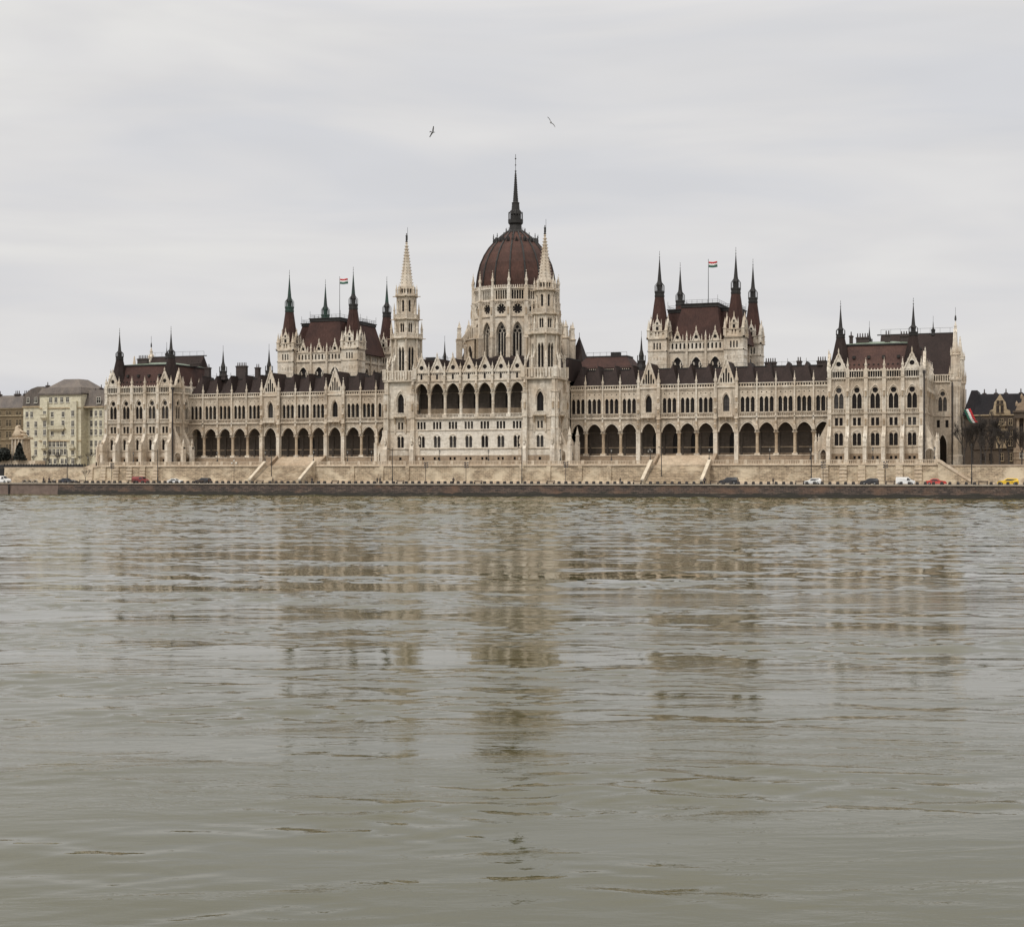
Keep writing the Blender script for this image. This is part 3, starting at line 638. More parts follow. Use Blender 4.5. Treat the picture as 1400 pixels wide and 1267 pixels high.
# ---------------- dome
DX, DY = 0., 33.
def dome():
    ap = 12.25; tb = MB(); ws = []; NF = 16; hwid = ap * math.tan(R(11.25))
    for k in range(NF):
        t = R(22.5 * k); fr = (DX + ap * math.sin(t), DY - ap * math.cos(t), t); tb.fr = fr
        big = pointed(0, 3.1, 39.8, 46.6, 49.9, 10)
        tb.band(-hwid, hwid, 36., 51.4, 0, [pointed(0, 3.1, 39.8, 46.6, 49.9, 10)], .35, 'stone_white'); tb.hood(big, .35, .18, 0, 'stone')
        tb.band(-hwid, hwid, 36., 51.4, .9, [pointed(0, 2.5, 39.9, 46.4, 49.3, 8)], .3, 'stone_white')
        tb.box(-hwid, hwid, -.3, .2, 51.3, 51.55, 'stone')
        tb.band(-hwid, hwid, 51.5, 55.8, 0, [disc(0, 1.4, 53.6, 12)], .6, 'stone_white')
        tb.box(-hwid, hwid, -.35, .2, 55.7, 56.05, 'stone')
        tb.band(-hwid, hwid, 56., 59.5, -.1, [arch(q * .72, .56, 56.4, 58.8, 59., 4) for q in (-2, -1, 0, 1, 2)], .9, 'stone_white')
        tb.box(-hwid, hwid, -.45, .3, 59.4, 59.7, 'stone_white')
        for q in range(7): u = -1.9 + 3.8 * q / 6; tb.box(u - .14, u + .14, -.35, -.05, 59.7, 60.2, 'stone_white'); tb.pyramid(u, -.2, 60.2, 60.65, .16, 'stone_white')
        for q in range(6): u = -1.7 + 3.4 * q / 5; tb.box(u - .2, u + .2, -.25, 0, 55.2, 55.7, 'stone')
        ws.append(fr)
        # corner pier
        tb.box(hwid - .55, hwid + .55, -.75, .4, 36, 56., 'stone_white'); tb.box(hwid - .48, hwid + .48, -.6, .4, 56, 60.3, 'stone_white'); tb.box(hwid - .65, hwid + .65, -.85, .3, 55.8, 56.1, 'stone')
        tb.box(hwid - .62, hwid + .62, -1.1, .3, 36, 45.3, 'stone'); tb.hexa((hwid - .62, hwid + .62, -1.1, .3), (hwid - .5, hwid + .5, -.75, .3), 45.3, 47, 'stone')
        tb.box(hwid - .7, hwid + .7, -1.2, .3, 45.1, 45.35, 'stone'); tb.box(hwid - .2, hwid + .2, -1.05, -.7, 52, 54, 'stone_tan')
    tb.fr = (0, 0, 0); tb.lathe(DX, DY, [(ap - 1.6, 36), (ap - 1.6, 59.6)], 16, 'bar', R(11.25)); tb.lathe(DX, DY, [(ap + .2, 59.3), (ap + .2, 59.55)], 16, 'stone', R(11.25))
    # square base below
    tb.box(-17, 17, 18.2, 48, 8.1, 36.2, 'inner'); tb.lathe(DX, DY, [(15.8, 35.5), (15.8, 38.5), (12.6, 40.)], 16, 'tile_dark', R(11.25))
    W = tb.build('dome_drum', P)
    for fr in ws:
        win(W, fr, 0, 39.8, 49.9, 2.9, 1.1, 'great_window', 0, 0)
        mb = MB(fr)   # tracery
        for q in (-.42, .42): mb.box(q - .1, q + .1, .85, 1.0, 39.8, 46.8, 'stone_white')
        for qx, qz in ((-.66, 47.3), (.66, 47.3), (0, 48.4)):
            for j in range(10):
                a, b_ = 2 * math.pi * j / 10, 2 * math.pi * (j + 1) / 10; r_ = .58
                mb.tube((qx + r_ * math.cos(a), .92, qz + r_ * math.sin(a)), (qx + r_ * math.cos(b_), .92, qz + r_ * math.sin(b_)), .08, 'stone_white', 4)
        mb.build('window_tracery', W)
        o = win(W, fr, 0, 52.2, 55., 2.8, .6, 'rose_window', 0, 0)
        mb = MB(fr)
        for j in range(8):
            a = 2 * math.pi * j / 8; mb.tube((1.0 * math.cos(a), .25, 53.6 + .85 * math.sin(a)), (1.4 * math.cos(a), .25, 53.6 + 1.4 * math.sin(a)), .12, 'stone_white', 4)
        mb.build('window_tracery', W)
        win(W, fr, 0, 56.4, 59.0, 3.5, .74, 'gallery_window', 0, 0)
    for k in range(16):
        t = R(11.25 + 22.5 * k); r = ap / math.cos(R(11.25)) + .35
        pinnacle(W, DX + r * math.sin(t), DY - r * math.cos(t), 60.2, 4.4, .7)
    # outer ring of flying buttresses at both sides
    for k in range(16):
        a = 11.25 + 22.5 * k; rel = min(abs(a - 90), abs(a - 270))
        if rel > 50: continue
        t = R(a); mb = MB((DX, DY, t))   # local: -d outward
        ro = 17.2
        mb.box(-.75, .75, -ro - .6, -ro + .9, 30., 45.4, 'stone'); mb.box(-.6, .6, -ro - .4, -ro + .7, 45.4, 47.2, 'stone_white'); mb.box(-.9, .9, -ro - .75, -ro + 1., 45.2, 45.5, 'stone_tan')
        pinn(mb, 0, -ro + .15, 47.2, 3.6, .9); pinn(mb, 0, -ro + 3., 48.2, 3.2, .6)
        # flying arch as slices
        n = 7
        for j in range(n):
            s0, s1 = j / n, (j + 1) / n
            def zt_(s): return 45.8 + 5.8 * s
            def zb_(s): return 44.0 + 5.2 * s ** 1.5 - .5 * math.sin(math.pi * s) * -1.6
            d0, d1 = -ro + .9 + (ro - 12.9) * s0, -ro + .9 + (ro - 12.9) * s1
            mb.prism([(d0, zb_(s0)), (d1, zb_(s1)), (d1, zt_(s1)), (d0, zt_(s0))], -.35, .35, 'stone', 'dz')
        for (dd0, dd1, zl, zh) in ((-ro + .9, -12.4, 43.2, 44.), (-ro + .9, -12.4, 37.8, 38.6)): mb.box(-.35, .35, dd0, dd1, zl, zh, 'stone')
        mb.build('flying_buttress', W)
    rgs = {1: MB(), -1: MB()}; rgw = []
    for k in range(16):
        a = 22.5 * k; rel = min(abs(a - 90), abs(a - 270))
        if rel > 50: continue
        t = R(a); fr = (DX + 14.6 * math.sin(t), DY - 14.6 * math.cos(t), t); rg = rgs[1 if a < 180 else -1]; rg.fr = fr; h = 14.6 * math.tan(R(11.25))
        rg.band(-h, h, 30, 45.2, 0, [pointed(0, 2.6, 37., 41.5, 43.4, 8)], .5, 'stone_tan'); rg.box(-h, h, -.25, 2.4, 45.1, 45.4, 'stone'); rg.box(-h, h, .6, 1.8, 30, 45.05, 'stone_tan')
        rg.hood(pointed(0, 2.6, 37., 41.5, 43.4, 8), .25, .15, 0, 'stone')
        for q in (-1.6, 0., 1.6): rg.box(q - .25, q + .25, .3, 2.4, 45.4, 48.6, 'stone')
        rgw.append(fr)
    for rg in rgs.values(): rg.build('ambulatory_wall', W)
    for fr in rgw: win(W, fr, 0, 37, 43.4, 2.6, .45, 'arched_window', 1, 3)
    # dome shell
    prof = [(11.75, 59.5), (11.72, 62.), (11.35, 64.7), (10.65, 67.5), (9.45, 70.2), (8.05, 72.4), (6.55, 74.1), (4.6, 75.9), (2.9, 77.3)]
    mb = MB(); mb.lathe(DX, DY, prof, 16, 'dome_tile', R(11.25)); D = mb.build('dome', P)
    for k in range(16):
        t = R(11.25 + 22.5 * k); mb = MB()
        for (r0, z0), (r1, z1) in zip(prof, prof[1:]):
            mb.tube((DX + (r0 + .05) * math.sin(t), DY - (r0 + .05) * math.cos(t), z0), (DX + (r1 + .05) * math.sin(t), DY - (r1 + .05) * math.cos(t), z1), .27, 'lead', 6)
        mb.build('rib', D)
        if k % 1 == 0:
            mb = MB((DX, DY, t)); r = 6.6
            mb.box(-.14, .14, -r - .25, -r + .1, 74.0, 75.1, 'lead'); mb.tube((0, -r - .1, 75.), (0, -r - .1, 76.6), .1, 'lead', 4); mb.lathe(0, -r - .1, [(.05, 75.6), (.24, 75.8), (.05, 76)], 5, 'lead')
            t2 = R(22.5 * k); mb.build('finial', D)
            mb = MB((DX, DY, t2)); r = 6.55
            mb.prism([(-.55, 74.), (.55, 74.), (0, 75.5)], -r - .1, -r + 1.2, 'lead'); mb.prism([(-.35, 74.05), (.35, 74.05), (0, 75.)], -r - .14, -r - .11, 'glass'); mb.build('lucarne', D)
    mb = MB()
    mb.lathe(DX, DY, [(3.1, 77.2), (3.05, 77.6), (1.9, 78.1), (1.75, 79.6), (2.2, 80.1), (2.25, 81.2), (2.0, 81.2)], 16, 'lead')
    for k in range(16):
        t = R(22.5 * k); x, y = DX + 2.05 * math.sin(t), DY - 2.05 * math.cos(t); mb.tube((x, y, 81.), (x, y, 83.4), .1, 'lead', 4); mb.tube((x, y, 83.), (DX + 1.3 * math.sin(t), DY - 1.3 * math.cos(t), 84.), .09, 'lead', 4)
        x, y = DX + 2.9 * math.sin(t), DY - 2.9 * math.cos(t); mb.tube((x, y, 77.5), (x, y, 78.6), .07, 'lead', 4)
    mb.lathe(DX, DY, [(1.35, 81.1), (1.3, 82.4), (1.6, 82.8), (1.25, 84.), (1.1, 85.8), (1.2, 86.2), (.78, 86.5), (.5, 90.), (.32, 93.), (.16, 95.3)], 12, 'lead')
    for j in range(16):
        z = 86.8 + j * .52; r = .78 - (z - 86.5) * .07
        for k in range(6): t = R(60 * k); mb.box(DX + (r + .03) * math.cos(t) - .07, DX + (r + .03) * math.cos(t) + .07, DY + (r + .03) * math.sin(t) - .07, DY + (r + .03) * math.sin(t) + .07, z, z + .18, 'lead')
    mb.tube((DX, DY, 95.), (DX, DY, 100.6), .075, 'iron', 5)
    for z, r in ((95.6, .34), (97.4, .26), (99.3, .3)): mb.lathe(DX, DY, [(.03, z - r), (r, z), (.03, z + r)], 8, 'iron')
    mb.build('dome_spire', D)
    # steep roofs flanking the drum
    for sg in (-1, 1):
        mb = MB(); mb.pyramid(17.6 * sg, 40, 34., 46.8, 3.4, 'tile_dark', 5.); mb.tube((17.6 * sg, 40, 46.6), (17.6 * sg, 40, 47.8), .08, 'iron', 4); mb.box(18.5 * sg - 4.6, 18.5 * sg + 4.6, 24, 46, 8.1, 34, 'inner'); mb.build('steep_roof', W)
    fleche(W, -19.6, 25.5, 37, 45.2, .8)
dome()

# ---------------- assembly halls
def hall(sg):
    cx, y0, y1 = 57.85 * sg, 19.2, 45.8
    tb = MB(); ws = []; gl = []
    sides = [((cx, y0, 0), 10.6), ((cx + 10.6, 32.5, R(90)), 13.3), ((cx - 10.6, 32.5, R(-90)), 13.3), ((cx, y1, R(180)), 10.6)]
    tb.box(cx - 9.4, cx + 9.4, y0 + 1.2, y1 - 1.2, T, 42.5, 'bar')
    for fr, h in sides:
        tb.fr = fr; n = 3 if h < 11 else 4; sp = 5.3; cs = [(j - (n - 1) / 2) * sp for j in range(n)]
        tb.band(-h, h, T, 39.7, 0, [pointed(c, 2.9, 31., 35.8, 38.1, 8) for c in cs], .6, 'stone')
        for c in cs:
            tb.hood(pointed(c, 2.9, 31., 35.8, 38.1, 8), .3, .2, 0, 'stone_white')
            for q in (-.8, .8): tb.box(c + q - .12, c + q + .12, .25, .4, 31, 36.8, 'stone_white')
            for q in (-.95, .95):
                for j in range(8):
                    a, b_ = 2 * math.pi * j / 8, 2 * math.pi * (j + 1) / 8
                    tb.tube((c + q + .42 * math.cos(a), .32, 36.1 + .42 * math.sin(a)), (c + q + .42 * math.cos(b_), .32, 36.1 + .42 * math.sin(b_)), .08, 'stone_white', 4)
            ws.append((fr, c, 31., 38.1, 2.9, .5))
            gl.append((fr, c))
        tb.box(-h, h, -.35, .2, 39.6, 39.95, 'stone')
        m_ = 3 * n + 2; L = 2 * h
        ops = []
        for j in range(int(L / 1.08)):
            u = -h + (j + .5) * L / int(L / 1.08); ops.append(arch(u, .55, 40.35, 41.6, 41.95, 4))
        tb.band(-h, h, 39.95, 42.35, -.1, ops, .35, 'stone_white'); tb.box(-h, h, .26, .3, 40.2, 42.1, 'bar'); tb.box(-h, h, -.3, .3, 42.35, 42.6, 'stone')
        for j in range(n + 1):
            u = (j - n / 2) * sp; tb.box(u - .3, u + .3, -.45, .1, 30, 42.7, 'stone'); pinn(tb, u, -.15, 42.6, 2.9, .42); pinn(tb, u - 1.1, -.1, 42.6, 1.9, .26); pinn(tb, u + 1.1, -.1, 42.6, 1.9, .26)
    W = tb.build('assembly_hall', P)
    for fr, c, a, b_, w, dp in ws: win(W, fr, c, a, b_, w, dp, 'great_window', 0, 4)
    for fr, c in gl: gable(W, MBpt(fr, c, -.1, 0)[:2] + (fr[2],), 0, 42.6, 1.15, 45.3, 'stone_white', 'trefoil', .35, 0, True)
    # mansard roof: cross of two blocks
    rf = MB()
    rf.hexa((cx - 7.1, cx + 7.1, 20.0, 45), (cx - 5.0, cx + 5.0, 23.2, 41.8), 42.2, 52.2, 'tile'); rf.box(cx - 5.2, cx + 5.2, 23.0, 42.0, 52.15, 53.0, 'lead'); rf.box(cx - 5.4, cx + 5.4, 22.8, 42.2, 53.0, 53.25, 'lead')
    rf.hexa((cx - 12., cx + 12., 24.4, 40.6), (cx - 9.9, cx + 9.9, 27.2, 37.8), 42.2, 51.3, 'tile'); rf.box(cx - 10.1, cx + 10.1, 27.0, 38., 51.25, 52., 'lead'); rf.box(cx - 10.3, cx + 10.3, 26.8, 38.2, 52., 52.25, 'lead')
    rf.build('roof', W)
    rr = MB()
    def rail(x0, x1, ya, yb, z, h=1.):
        c4 = [(x0, ya), (x1, ya), (x1, yb), (x0, yb)]
        for (a, b_), (c, d_) in zip(c4, c4[1:] + c4[:1]):
            n = 7
            for j in range(n): t = j / n; rr.tube((a + (c - a) * t, b_ + (d_ - b_) * t, z), (a + (c - a) * t, b_ + (d_ - b_) * t, z + h * (2.2 if j == 0 else 1)), .045, 'iron', 4)
            rr.tube((a, b_, z + h), (c, d_, z + h), .045, 'iron', 4); rr.tube((a, b_, z + h * .5), (c, d_, z + h * .5), .03, 'iron', 4)
    rail(cx - 5.1, cx + 5.1, 23.2, 41.8, 53.2); rail(cx - 10, cx + 10, 27, 38, 52.2)
    rr.build('roof_railing', W)
    for ix in (-1, 1):
        for iy in (-1, 1):
            x, y = cx + 10.73 * ix, 32.5 + 12. * iy; h = 2.65; t = MB(); wl = []
            t.box(x - h + .35, x + h - .35, y - h + .35, y + h - .35, T, 45, 'stone')
            for ph in (0, 90, 180, 270):
                f = (x + h * math.sin(R(ph)), y - h * math.cos(R(ph)), R(ph)); t.fr = f
                t.band(-h, h, T, 39.8, 0, [], .3, 'stone_white'); t.box(-h - .15, h + .15, -.15, .1, 39.7, 39.95, 'stone')
                t.band(-h, h, 39.9, 43.2, 0, [rect(q, .42, 40.3, 42.1) for q in (-.85, 0, .85)], .3, 'stone_white'); wl.append(f)
                for q in range(5): t.box(-1.8 + .9 * q - .12, -1.8 + .9 * q + .12, -.1, 0, 37.4, 38.2, 'stone')
                t.box(-h - .35, h + .35, -.35, .1, 43.1, 43.45, 'stone')
                # crown: central gabled lucarne and side oculi
                t.band(-h + .1, h - .1, 43.4, 45.3, .1, [disc(-1.75, .36, 44.5, 8), arch(-.42, .42, 43.9, 45.1, 45.3, 4), arch(.42, .42, 43.9, 45.1, 45.3, 4), disc(1.75, .36, 44.5, 8)], .3, 'stone_white')
                t.box(-1., 1., .1, .5, 45.3, 46.9, 'stone_white'); t.box(-.35, .35, .06, .1, 45.6, 46.6, 'glass'); t.prism([(-1.05, 46.9), (1.05, 46.9), (0, 49.1)], 0, .5, 'stone_white'); t.box(-.25, .25, -.04, 0, 47.2, 47.8, 'glass')
                t.prism([(-1., 46.9), (1., 46.9), (0, 48.8)], .5, 1.4, 'stone')
                t.box(-h + .1, h - .1, -.05, .4, 45.2, 45.45, 'stone'); pinn(t, 0, .2, 48.9, 1.4, .24)
                for q in (-1.15, 1.15): pinn(t, q, .1, 45.4, 3.4, .34)
                pinn(t, -h + .15, .15, 43.4, 5.3, .75); t.box(-h + .3, h - .3, .42, .46, 43.5, 45.2, 'bar'); t.box(h - .15, h + 1.5, -.06, .06, 43.45, 43.6, 'stone_tan')
                if ph == 0: pass
            ct = t.build('corner_turret', W)
            for f in wl: win(ct, f, 0, 40.3, 42.1, 2.3, .28, 'slit_window', 0, 0)
            roof_spire(ct, x, y, 44.8, 55.0, 66.0, 2.75, 1.3, 'tile', 'copper' if sg < 0 and ix < 0 else 'lead', 'copper' if sg < 0 else 'lead')
    for x in (cx - 8.1, cx + 8.1):
        mb = MB(); mb.tube((x, y0 - .25, 31), (x, y0 - .25, 42.4), .2, 'pipe', 6); mb.build('downpipe', W)
    return W
for sg in (-1, 1): hall(sg)
# block between dome and halls
for sg in (-1, 1):
    mb = MB(); c = 29. * sg
    mb.box(c - 10, c + 10, 24, 42, T, 34.2, 'inner'); mb.hexa((c - 9.9, c + 9.9, 24.2, 42), (c - 6.0, c + 6.0, 30, 36), 34.2, 39.6, 'tile'); mb.box(c - 6.2, c + 6.2, 29.8, 36.2, 39.5, 39.9, 'lead')
    for k in range(4):
        u = c - 6.9 + 4.6 * k; mb.box(u - 1.5, u + 1.5, 24.6, 27, 34.6, 36.1, 'tile_dark')
        for q in range(5): mb.box(u - 1.2 + .6 * q - .12, u - 1.2 + .6 * q + .12, 24.5, 24.6, 34.7, 35.8, 'stone')
    for k in range(7): u = c - 6 + 2 * k; mb.tube((u, 30, 39.8), (u, 30, 41), .045, 'iron', 4)
    mb.tube((c - 6, 30, 40.9), (c + 6, 30, 40.9), .045, 'iron', 4); mb.box(c - .6 + 1.5, c + 3.5, 31, 33, 39.8, 41., 'lead')
    mb.build('link_roof', P)

# ---------------- corner pavilions and end transepts
def pavilion(sg):
    cx = 108.35 * sg; hw = 11.7; tb = MB(); ws = []; gl = []
    fs = [((cx, 0, 0), 5, 'front'), ((cx + hw, 12., R(90)), 5, 'side'), ((cx - hw, 12., R(-90)), 5, 'side')]
    tb.box(cx - hw + .9, cx + hw - .9, .9, 24, T, 31.5, 'bar')
    for fr, n, kd in fs:
        tb.fr = fr; sp = 4.53; h = hw if kd == 'front' else 12.; cs = [(j - 2) * sp for j in range(5)]
        o1 = []; o2 = []; o3 = []; o4 = []; o5 = []
        for c in cs:
            o1 += [rect(c - .58, .62, 9.6, 10.4), rect(c + .58, .62, 9.6, 10.4)]; o2 += [arch(c - .56, .98, 13.05, 15.6, 16.25, 6), arch(c + .56, .98, 13.05, 15.6, 16.25, 6)]
            o3 += [rect(c - .58, .82, 18.1, 20.1), rect(c + .58, .82, 18.1, 20.1)]; o4 += [pointed(c - .63, 1.12, 22.4, 25.2, 26.3, 6), pointed(c + .63, 1.12, 22.4, 25.2, 26.3, 6)]; o5.append(disc(c, .7, 27.05, 10))
            tb.hood(arch(c, 2.5, 13., 15.5, 16.8, 8), .22, .16, 0, 'stone_white'); tb.hood(pointed(c, 2.7, 22.4, 25.9, 28.3, 10), .26, .2, 0, 'stone_white', .4)
            balusters(tb, c - 1.5, c + 1.5, -.3, 21.35, 22.3, 'stone_white', .4)
            ws += [('cellar_window', fr, c, 9.6, 10.4, 1.8, .3, 0, 0), ('arched_window', fr, c, 13.05, 16.25, 2.2, .45, 0, 2), ('square_window', fr, c, 18.1, 20.1, 2.05, .45, 0, 1), ('traceried_window', fr, c, 22.4, 27.8, 2.4, .5, 0, 3)]
        tb.band(-h, h, T, 11, 0, o1, .35, 'plinth'); tb.band(-h, h, 11, 12.7, 0, [], .3, 'stone'); tb.box(-h, h, -.22, .1, 12.6, 12.85, 'stone')
        tb.band(-h, h, 12.7, 17.8, 0, o2, .5, 'stone'); tb.box(-h, h, -.16, .1, 17.7, 17.9, 'stone_tan'); tb.band(-h, h, 17.8, 21.15, 0, o3, .5, 'stone'); tb.box(-h, h, -.35, .1, 21.05, 21.35, 'stone_white')
        tb.band(-h, h, 21.15, 26.27, 0, o4, .55, 'stone'); tb.band(-h, h, 26.27, 30.1, 0, o5, .55, 'stone'); tb.box(-h, h, -.42, .3, 29.95, 30.3, 'stone_white')
        for j in range(int(2 * h / .6)): u = -h + .3 + j * .6; tb.box(u - .1, u + .1, -.3, 0, 29.6, 29.95, 'stone')
        # open parapet
        n_ = int(2 * h / .58)
        for j in range(n_ + 1): u = -h + 2 * h * j / n_; tb.box(u - .065, u + .065, -.2, .02, 30.3, 31.85, 'stone_white')
        tb.box(-h, h, -.3, .08, 31.8, 32.1, 'stone_white'); tb.box(-h, h, .1, .14, 30.3, 31.8, 'glass')  # black panel stands in for shade between the parapet posts
        for j in range(int(2 * h / .8)): u = -h + .4 + j * .8; tb.pyramid(u, -.1, 32.1, 32.6, .16, 'stone_white')
        if kd == 'front': gl += [(fr, cs[0]), (fr, cs[4])]
        else: gl.append((fr, cs[0] if fr[2] > 0 else cs[4]))
    W = tb.build('corner_pavilion', P)
    for nm, fr, c, a, b_, w, dp, bs, rw in ws: win(W, fr, c, a, b_, w, dp, nm, bs, rw)
    for fr, c in gl:
        g = gable(W, fr, c, 32.2, 2.0, 36.4, 'stone_white', 'quatrefoil', .35, -.28)
    # buttresses
    for fr, n, kd in fs:
        for j in range(6):
            u = (j - 2.5) * 4.53
            if kd == 'side' and (j < 1 if fr[2] > 0 else j > 4): continue
            mb = MB(fr); w = .46 if kd == 'front' else .4
            if kd == 'front':
                mb.prism([(0, T), (-3.0, T), (-3.0, 14.4), (-2.5, 15.0), (-1.4, 16.2), (-.75, 17.9), (-.75, 21.), (-.6, 21.3), (-.6, 30.2), (0, 30.2)], u - w, u + w, 'stone_white', 'dz')
                mb.box(u - w - .1, u + w + .1, -3.1, 0, T, 8.9, 'stone'); mb.box(u - w - .08, u + w + .08, -3.1, -2., 12.6, 12.85, 'stone'); pinn(mb, u, -2.7, 14.4, 2.0, .4); mb.box(u - .2, u + .2, -.95, -.7, 18.2, 19.7, 'stone_tan')
            else:
                mb.prism([(0, T), (-1.2, T), (-1.2, 16.5), (-.7, 17.9), (-.6, 30.2), (0, 30.2)], u - w, u + w, 'stone', 'dz')
            mb.box(u - w - .1, u + w + .1, -.85, 0, 21., 21.4, 'stone'); mb.box(u - .2, u + .2, -.9, -.6, 25.4, 26.8, 'stone_tan'); mb.pyramid(u, -.72, 26.8, 27.9, .3, 'stone_white'); mb.box(u - w, u + w, -.7, .1, 30.2, 32.4, 'stone_white')
            mb.build('buttress', W); x, y, _ = MBpt(fr, u, -.3, 0); pinnacle(W, x, y, 32.3, 2.8, .6)
    # side flying piers with arches
    for y in (.2, 5.):
        for sd in (-1, 1):
            xi = cx + hw * sd; xe = xi + 3.6 * sd; s0, s1 = min(xi, xe), max(xi, xe); mb = MB(); mid = (s0 + s1) / 2 - .15 * sd
            for dd in (y, y + 1.1): mb.band(s0, s1, T, 13.4, dd, [arch(mid, 2.0, T, 11.2, 12.2, 8)], 1.1 if dd == y else .01, 'stone')
            mb.hood(arch(mid, 2.0, T, 11.2, 12.2, 8), .2, .12, y, 'stone_white')
            mb.prism([(xi, 13.4), (xi, 20.), (xi + .6 * sd, 18.4), (xe - .7 * sd, 13.9), (xe, 13.9), (xe, 13.4)], y, y + 1.1, 'stone'); mb.box(s0, s1, y - .1, y + 1.2, 13.3, 13.5, 'stone_white') if False else None
            mb.box(min(xe, xe - .8 * sd), max(xe, xe - .65 * sd), y - .25, y + 1.35, T, 14.2, 'stone_white'); pinn(mb, xe - .35 * sd, y + .5, 14.2, 2.2, .45); mb.build('side_buttress', W)
    # roof
    rf = MB(); rf.hexa((cx - hw + .5, cx + hw - .5, .9, 24), (cx - hw + 2.6, cx + hw - 2.6, 4.6, 24), 31.9, 38.7, 'tile_red' if sg > 0 else 'tile')
    rf.box(cx - hw + 2.3, cx + hw - 2.3, 4.3, 24, 38.65, 39.05, 'lead'); rf.hexa((cx - hw + 2.5, cx + hw - 2.5, 4.5, 24), (cx - 3, cx + 3, 12, 20), 39.05, 40.2, 'green')
    for k in range(4): u = cx - 5.6 + 3.7 * k; rf.box(u - .35, u + .35, 2.2, 3.4, 35.2, 35.9, 'lead')
    for k in range(14): u = cx - 7.8 + 1.2 * k; rf.box(u - .2, u + .2, 1.6, 2.2, 33.5, 33.8, 'lead')
    rf.build('roof', W)
    for dx in (-9.06, 9.06):
        roof_spire(W, cx + dx, 3.3, 31.9, 40.6, 48.6, 3.0, 1.12, 'tile_dark' , 'lead', 'copper' if False else 'lead', .62, 1.7)
    if sg > 0: chs = [(101.2, 9, .8, 42.2, 1), (104, 10, 3.2, 41.8, 1), (110.4, 9, 1.3, 42.2, 1), (115.5, 9, 3.8, 41.9, 1)]
    else: chs = [(-112.8, 9, 3.4, 41.8, 1), (-98.6, 16, 3.4, 40.6, 1)]
    for x, y, w, zt, _ in chs: chimney(W, x, y, 39., zt, w)
    if sg > 0: fleche(W, 104.5, 20, 39, 44.8, .8)
    for x in ((cx + hw + .35,) if sg > 0 else (cx + hw + .35,)):
        mb = MB(); mb.tube((x, -.55, T), (x, -.55, 31.), .2, 'pipe', 6); mb.box(x - .35, x + .35, -.9, -.2, 31, 31.7, 'pipe'); mb.build('downpipe', W)
    # end transept
    eb = MB(); e0, e1 = (119.4, 126.) if sg > 0 else (-126., -119.4); fr = ((e0 + e1) / 2, 24., 0); eb.fr = fr; L = (e1 - e0) / 2; off = .25 * sg
    pw = pointed(off, 2.0, T, 13.6, 16.2, 8)
    eb.band(-L, L, T, 17.6, 0, [pw], 1.5, 'stone'); eb.hood(pw, .3, .2, 0, 'stone_white'); eb.band(-L, L, 17.6, 21.1, 0, [rect(off - 1.1, .8, 18.1, 20.05), rect(off + 1.1, .8, 18.1, 20.05)], .4, 'stone'); eb.box(-L, L, -.25, .1, 21., 21.3, 'stone')
    eb.band(-L, L, 21.2, 26.27, 0, [pointed(off - .6, .98, 22.4, 25.2, 26.25, 6), pointed(off + .6, .98, 22.4, 25.2, 26.25, 6)], .5, 'stone'); eb.band(-L, L, 26.27, 30.1, 0, [disc(off, .62, 26.98, 10)], .5, 'stone'); eb.hood(pointed(off, 2.7, 22.4, 25.9, 28.3, 10), .26, .2, 0, 'stone_white', .4)
    eb.box(-L, L, -.4, .3, 29.95, 30.3, 'stone_white'); eb.box(-L, L, -.2, .1, 31.8, 32.1, 'stone_white')
    for j in range(12): u = -L + 2 * L * j / 11; eb.box(u - .12, u + .12, -.2, .02, 30.3, 31.8, 'stone_white')
    eb.fr = (0, 0, 0); xo = 126. * sg
    eb.box(min(xo, 112 * sg), max(xo, 112 * sg) - (.0), 25.6, 42, 17.7, 31.9, 'stone') ; eb.box(*((118, 126.5) if sg > 0 else (-126.5, -118)), 46, 58, T, 29, 'inner'); eb.box(min(xo, 124.4 * sg), max(xo, 124.4 * sg), 25.6, 42, T, 17.7, 'stone')
    g = [(24.4, 31.9), (41.6, 31.9), (33, 45.)]
    eb.prism(g, xo - .9 * sg, xo + .001 * sg, 'stone_white', 'dz')
    for k in range(7):
        t = k / 7
        for y in (24.4 + 8.6 * t, 41.6 - 8.6 * t): pinn(eb, xo - .4 * sg, y, 31.9 + 13.1 * t, 1.7, .5)
    pinn(eb, xo - .4 * sg, 33, 44.4, 2.8, .6)
    # corner turrets of the transept, stepping inwards
    for y in (24.3, 41.7):
        x = 126.2 * sg
        eb.lathe(x, y, [(2.1, T), (2.1, 10.5), (1.75, 11), (1.7, 17.6), (1.5, 18.2), (1.45, 30.2), (1.7, 30.5), (1.7, 31), (1.35, 31.2), (1.2, 37.), (1.4, 37.2), (.95, 37.5), (.15, 43.5)], 8, 'stone_white', R(22.5))
        for k in range(8):
            t = R(45 * k); eb.tube((x + 1.55 * math.cos(t), y + 1.55 * math.sin(t), 21), (x + 1.55 * math.cos(t), y + 1.55 * math.sin(t), 29), .16, 'stone', 4); pinn(eb, x + 1.5 * math.cos(t), y + 1.5 * math.sin(t), 31, 3.4, .34); pinn(eb, x + 1.2 * math.cos(t), y + 1.2 * math.sin(t), 37, 2.4, .26)
    for k in range(5):
        y = 27 + 3 * k; eb.box(xo - .1 * sg if sg > 0 else xo - 1.1, xo + 1.1 if sg > 0 else xo + .1, y - .4, y + .4, T, 30. , 'stone')
    E_ = eb.build('end_transept', P)
    win(E_, fr, off, 22.4, 27.6, 2.2, .48, 'traceried_window', 0, 3); win(E_, fr, off, 18.1, 20.05, 3.1, .4, 'square_window', 0, 1)
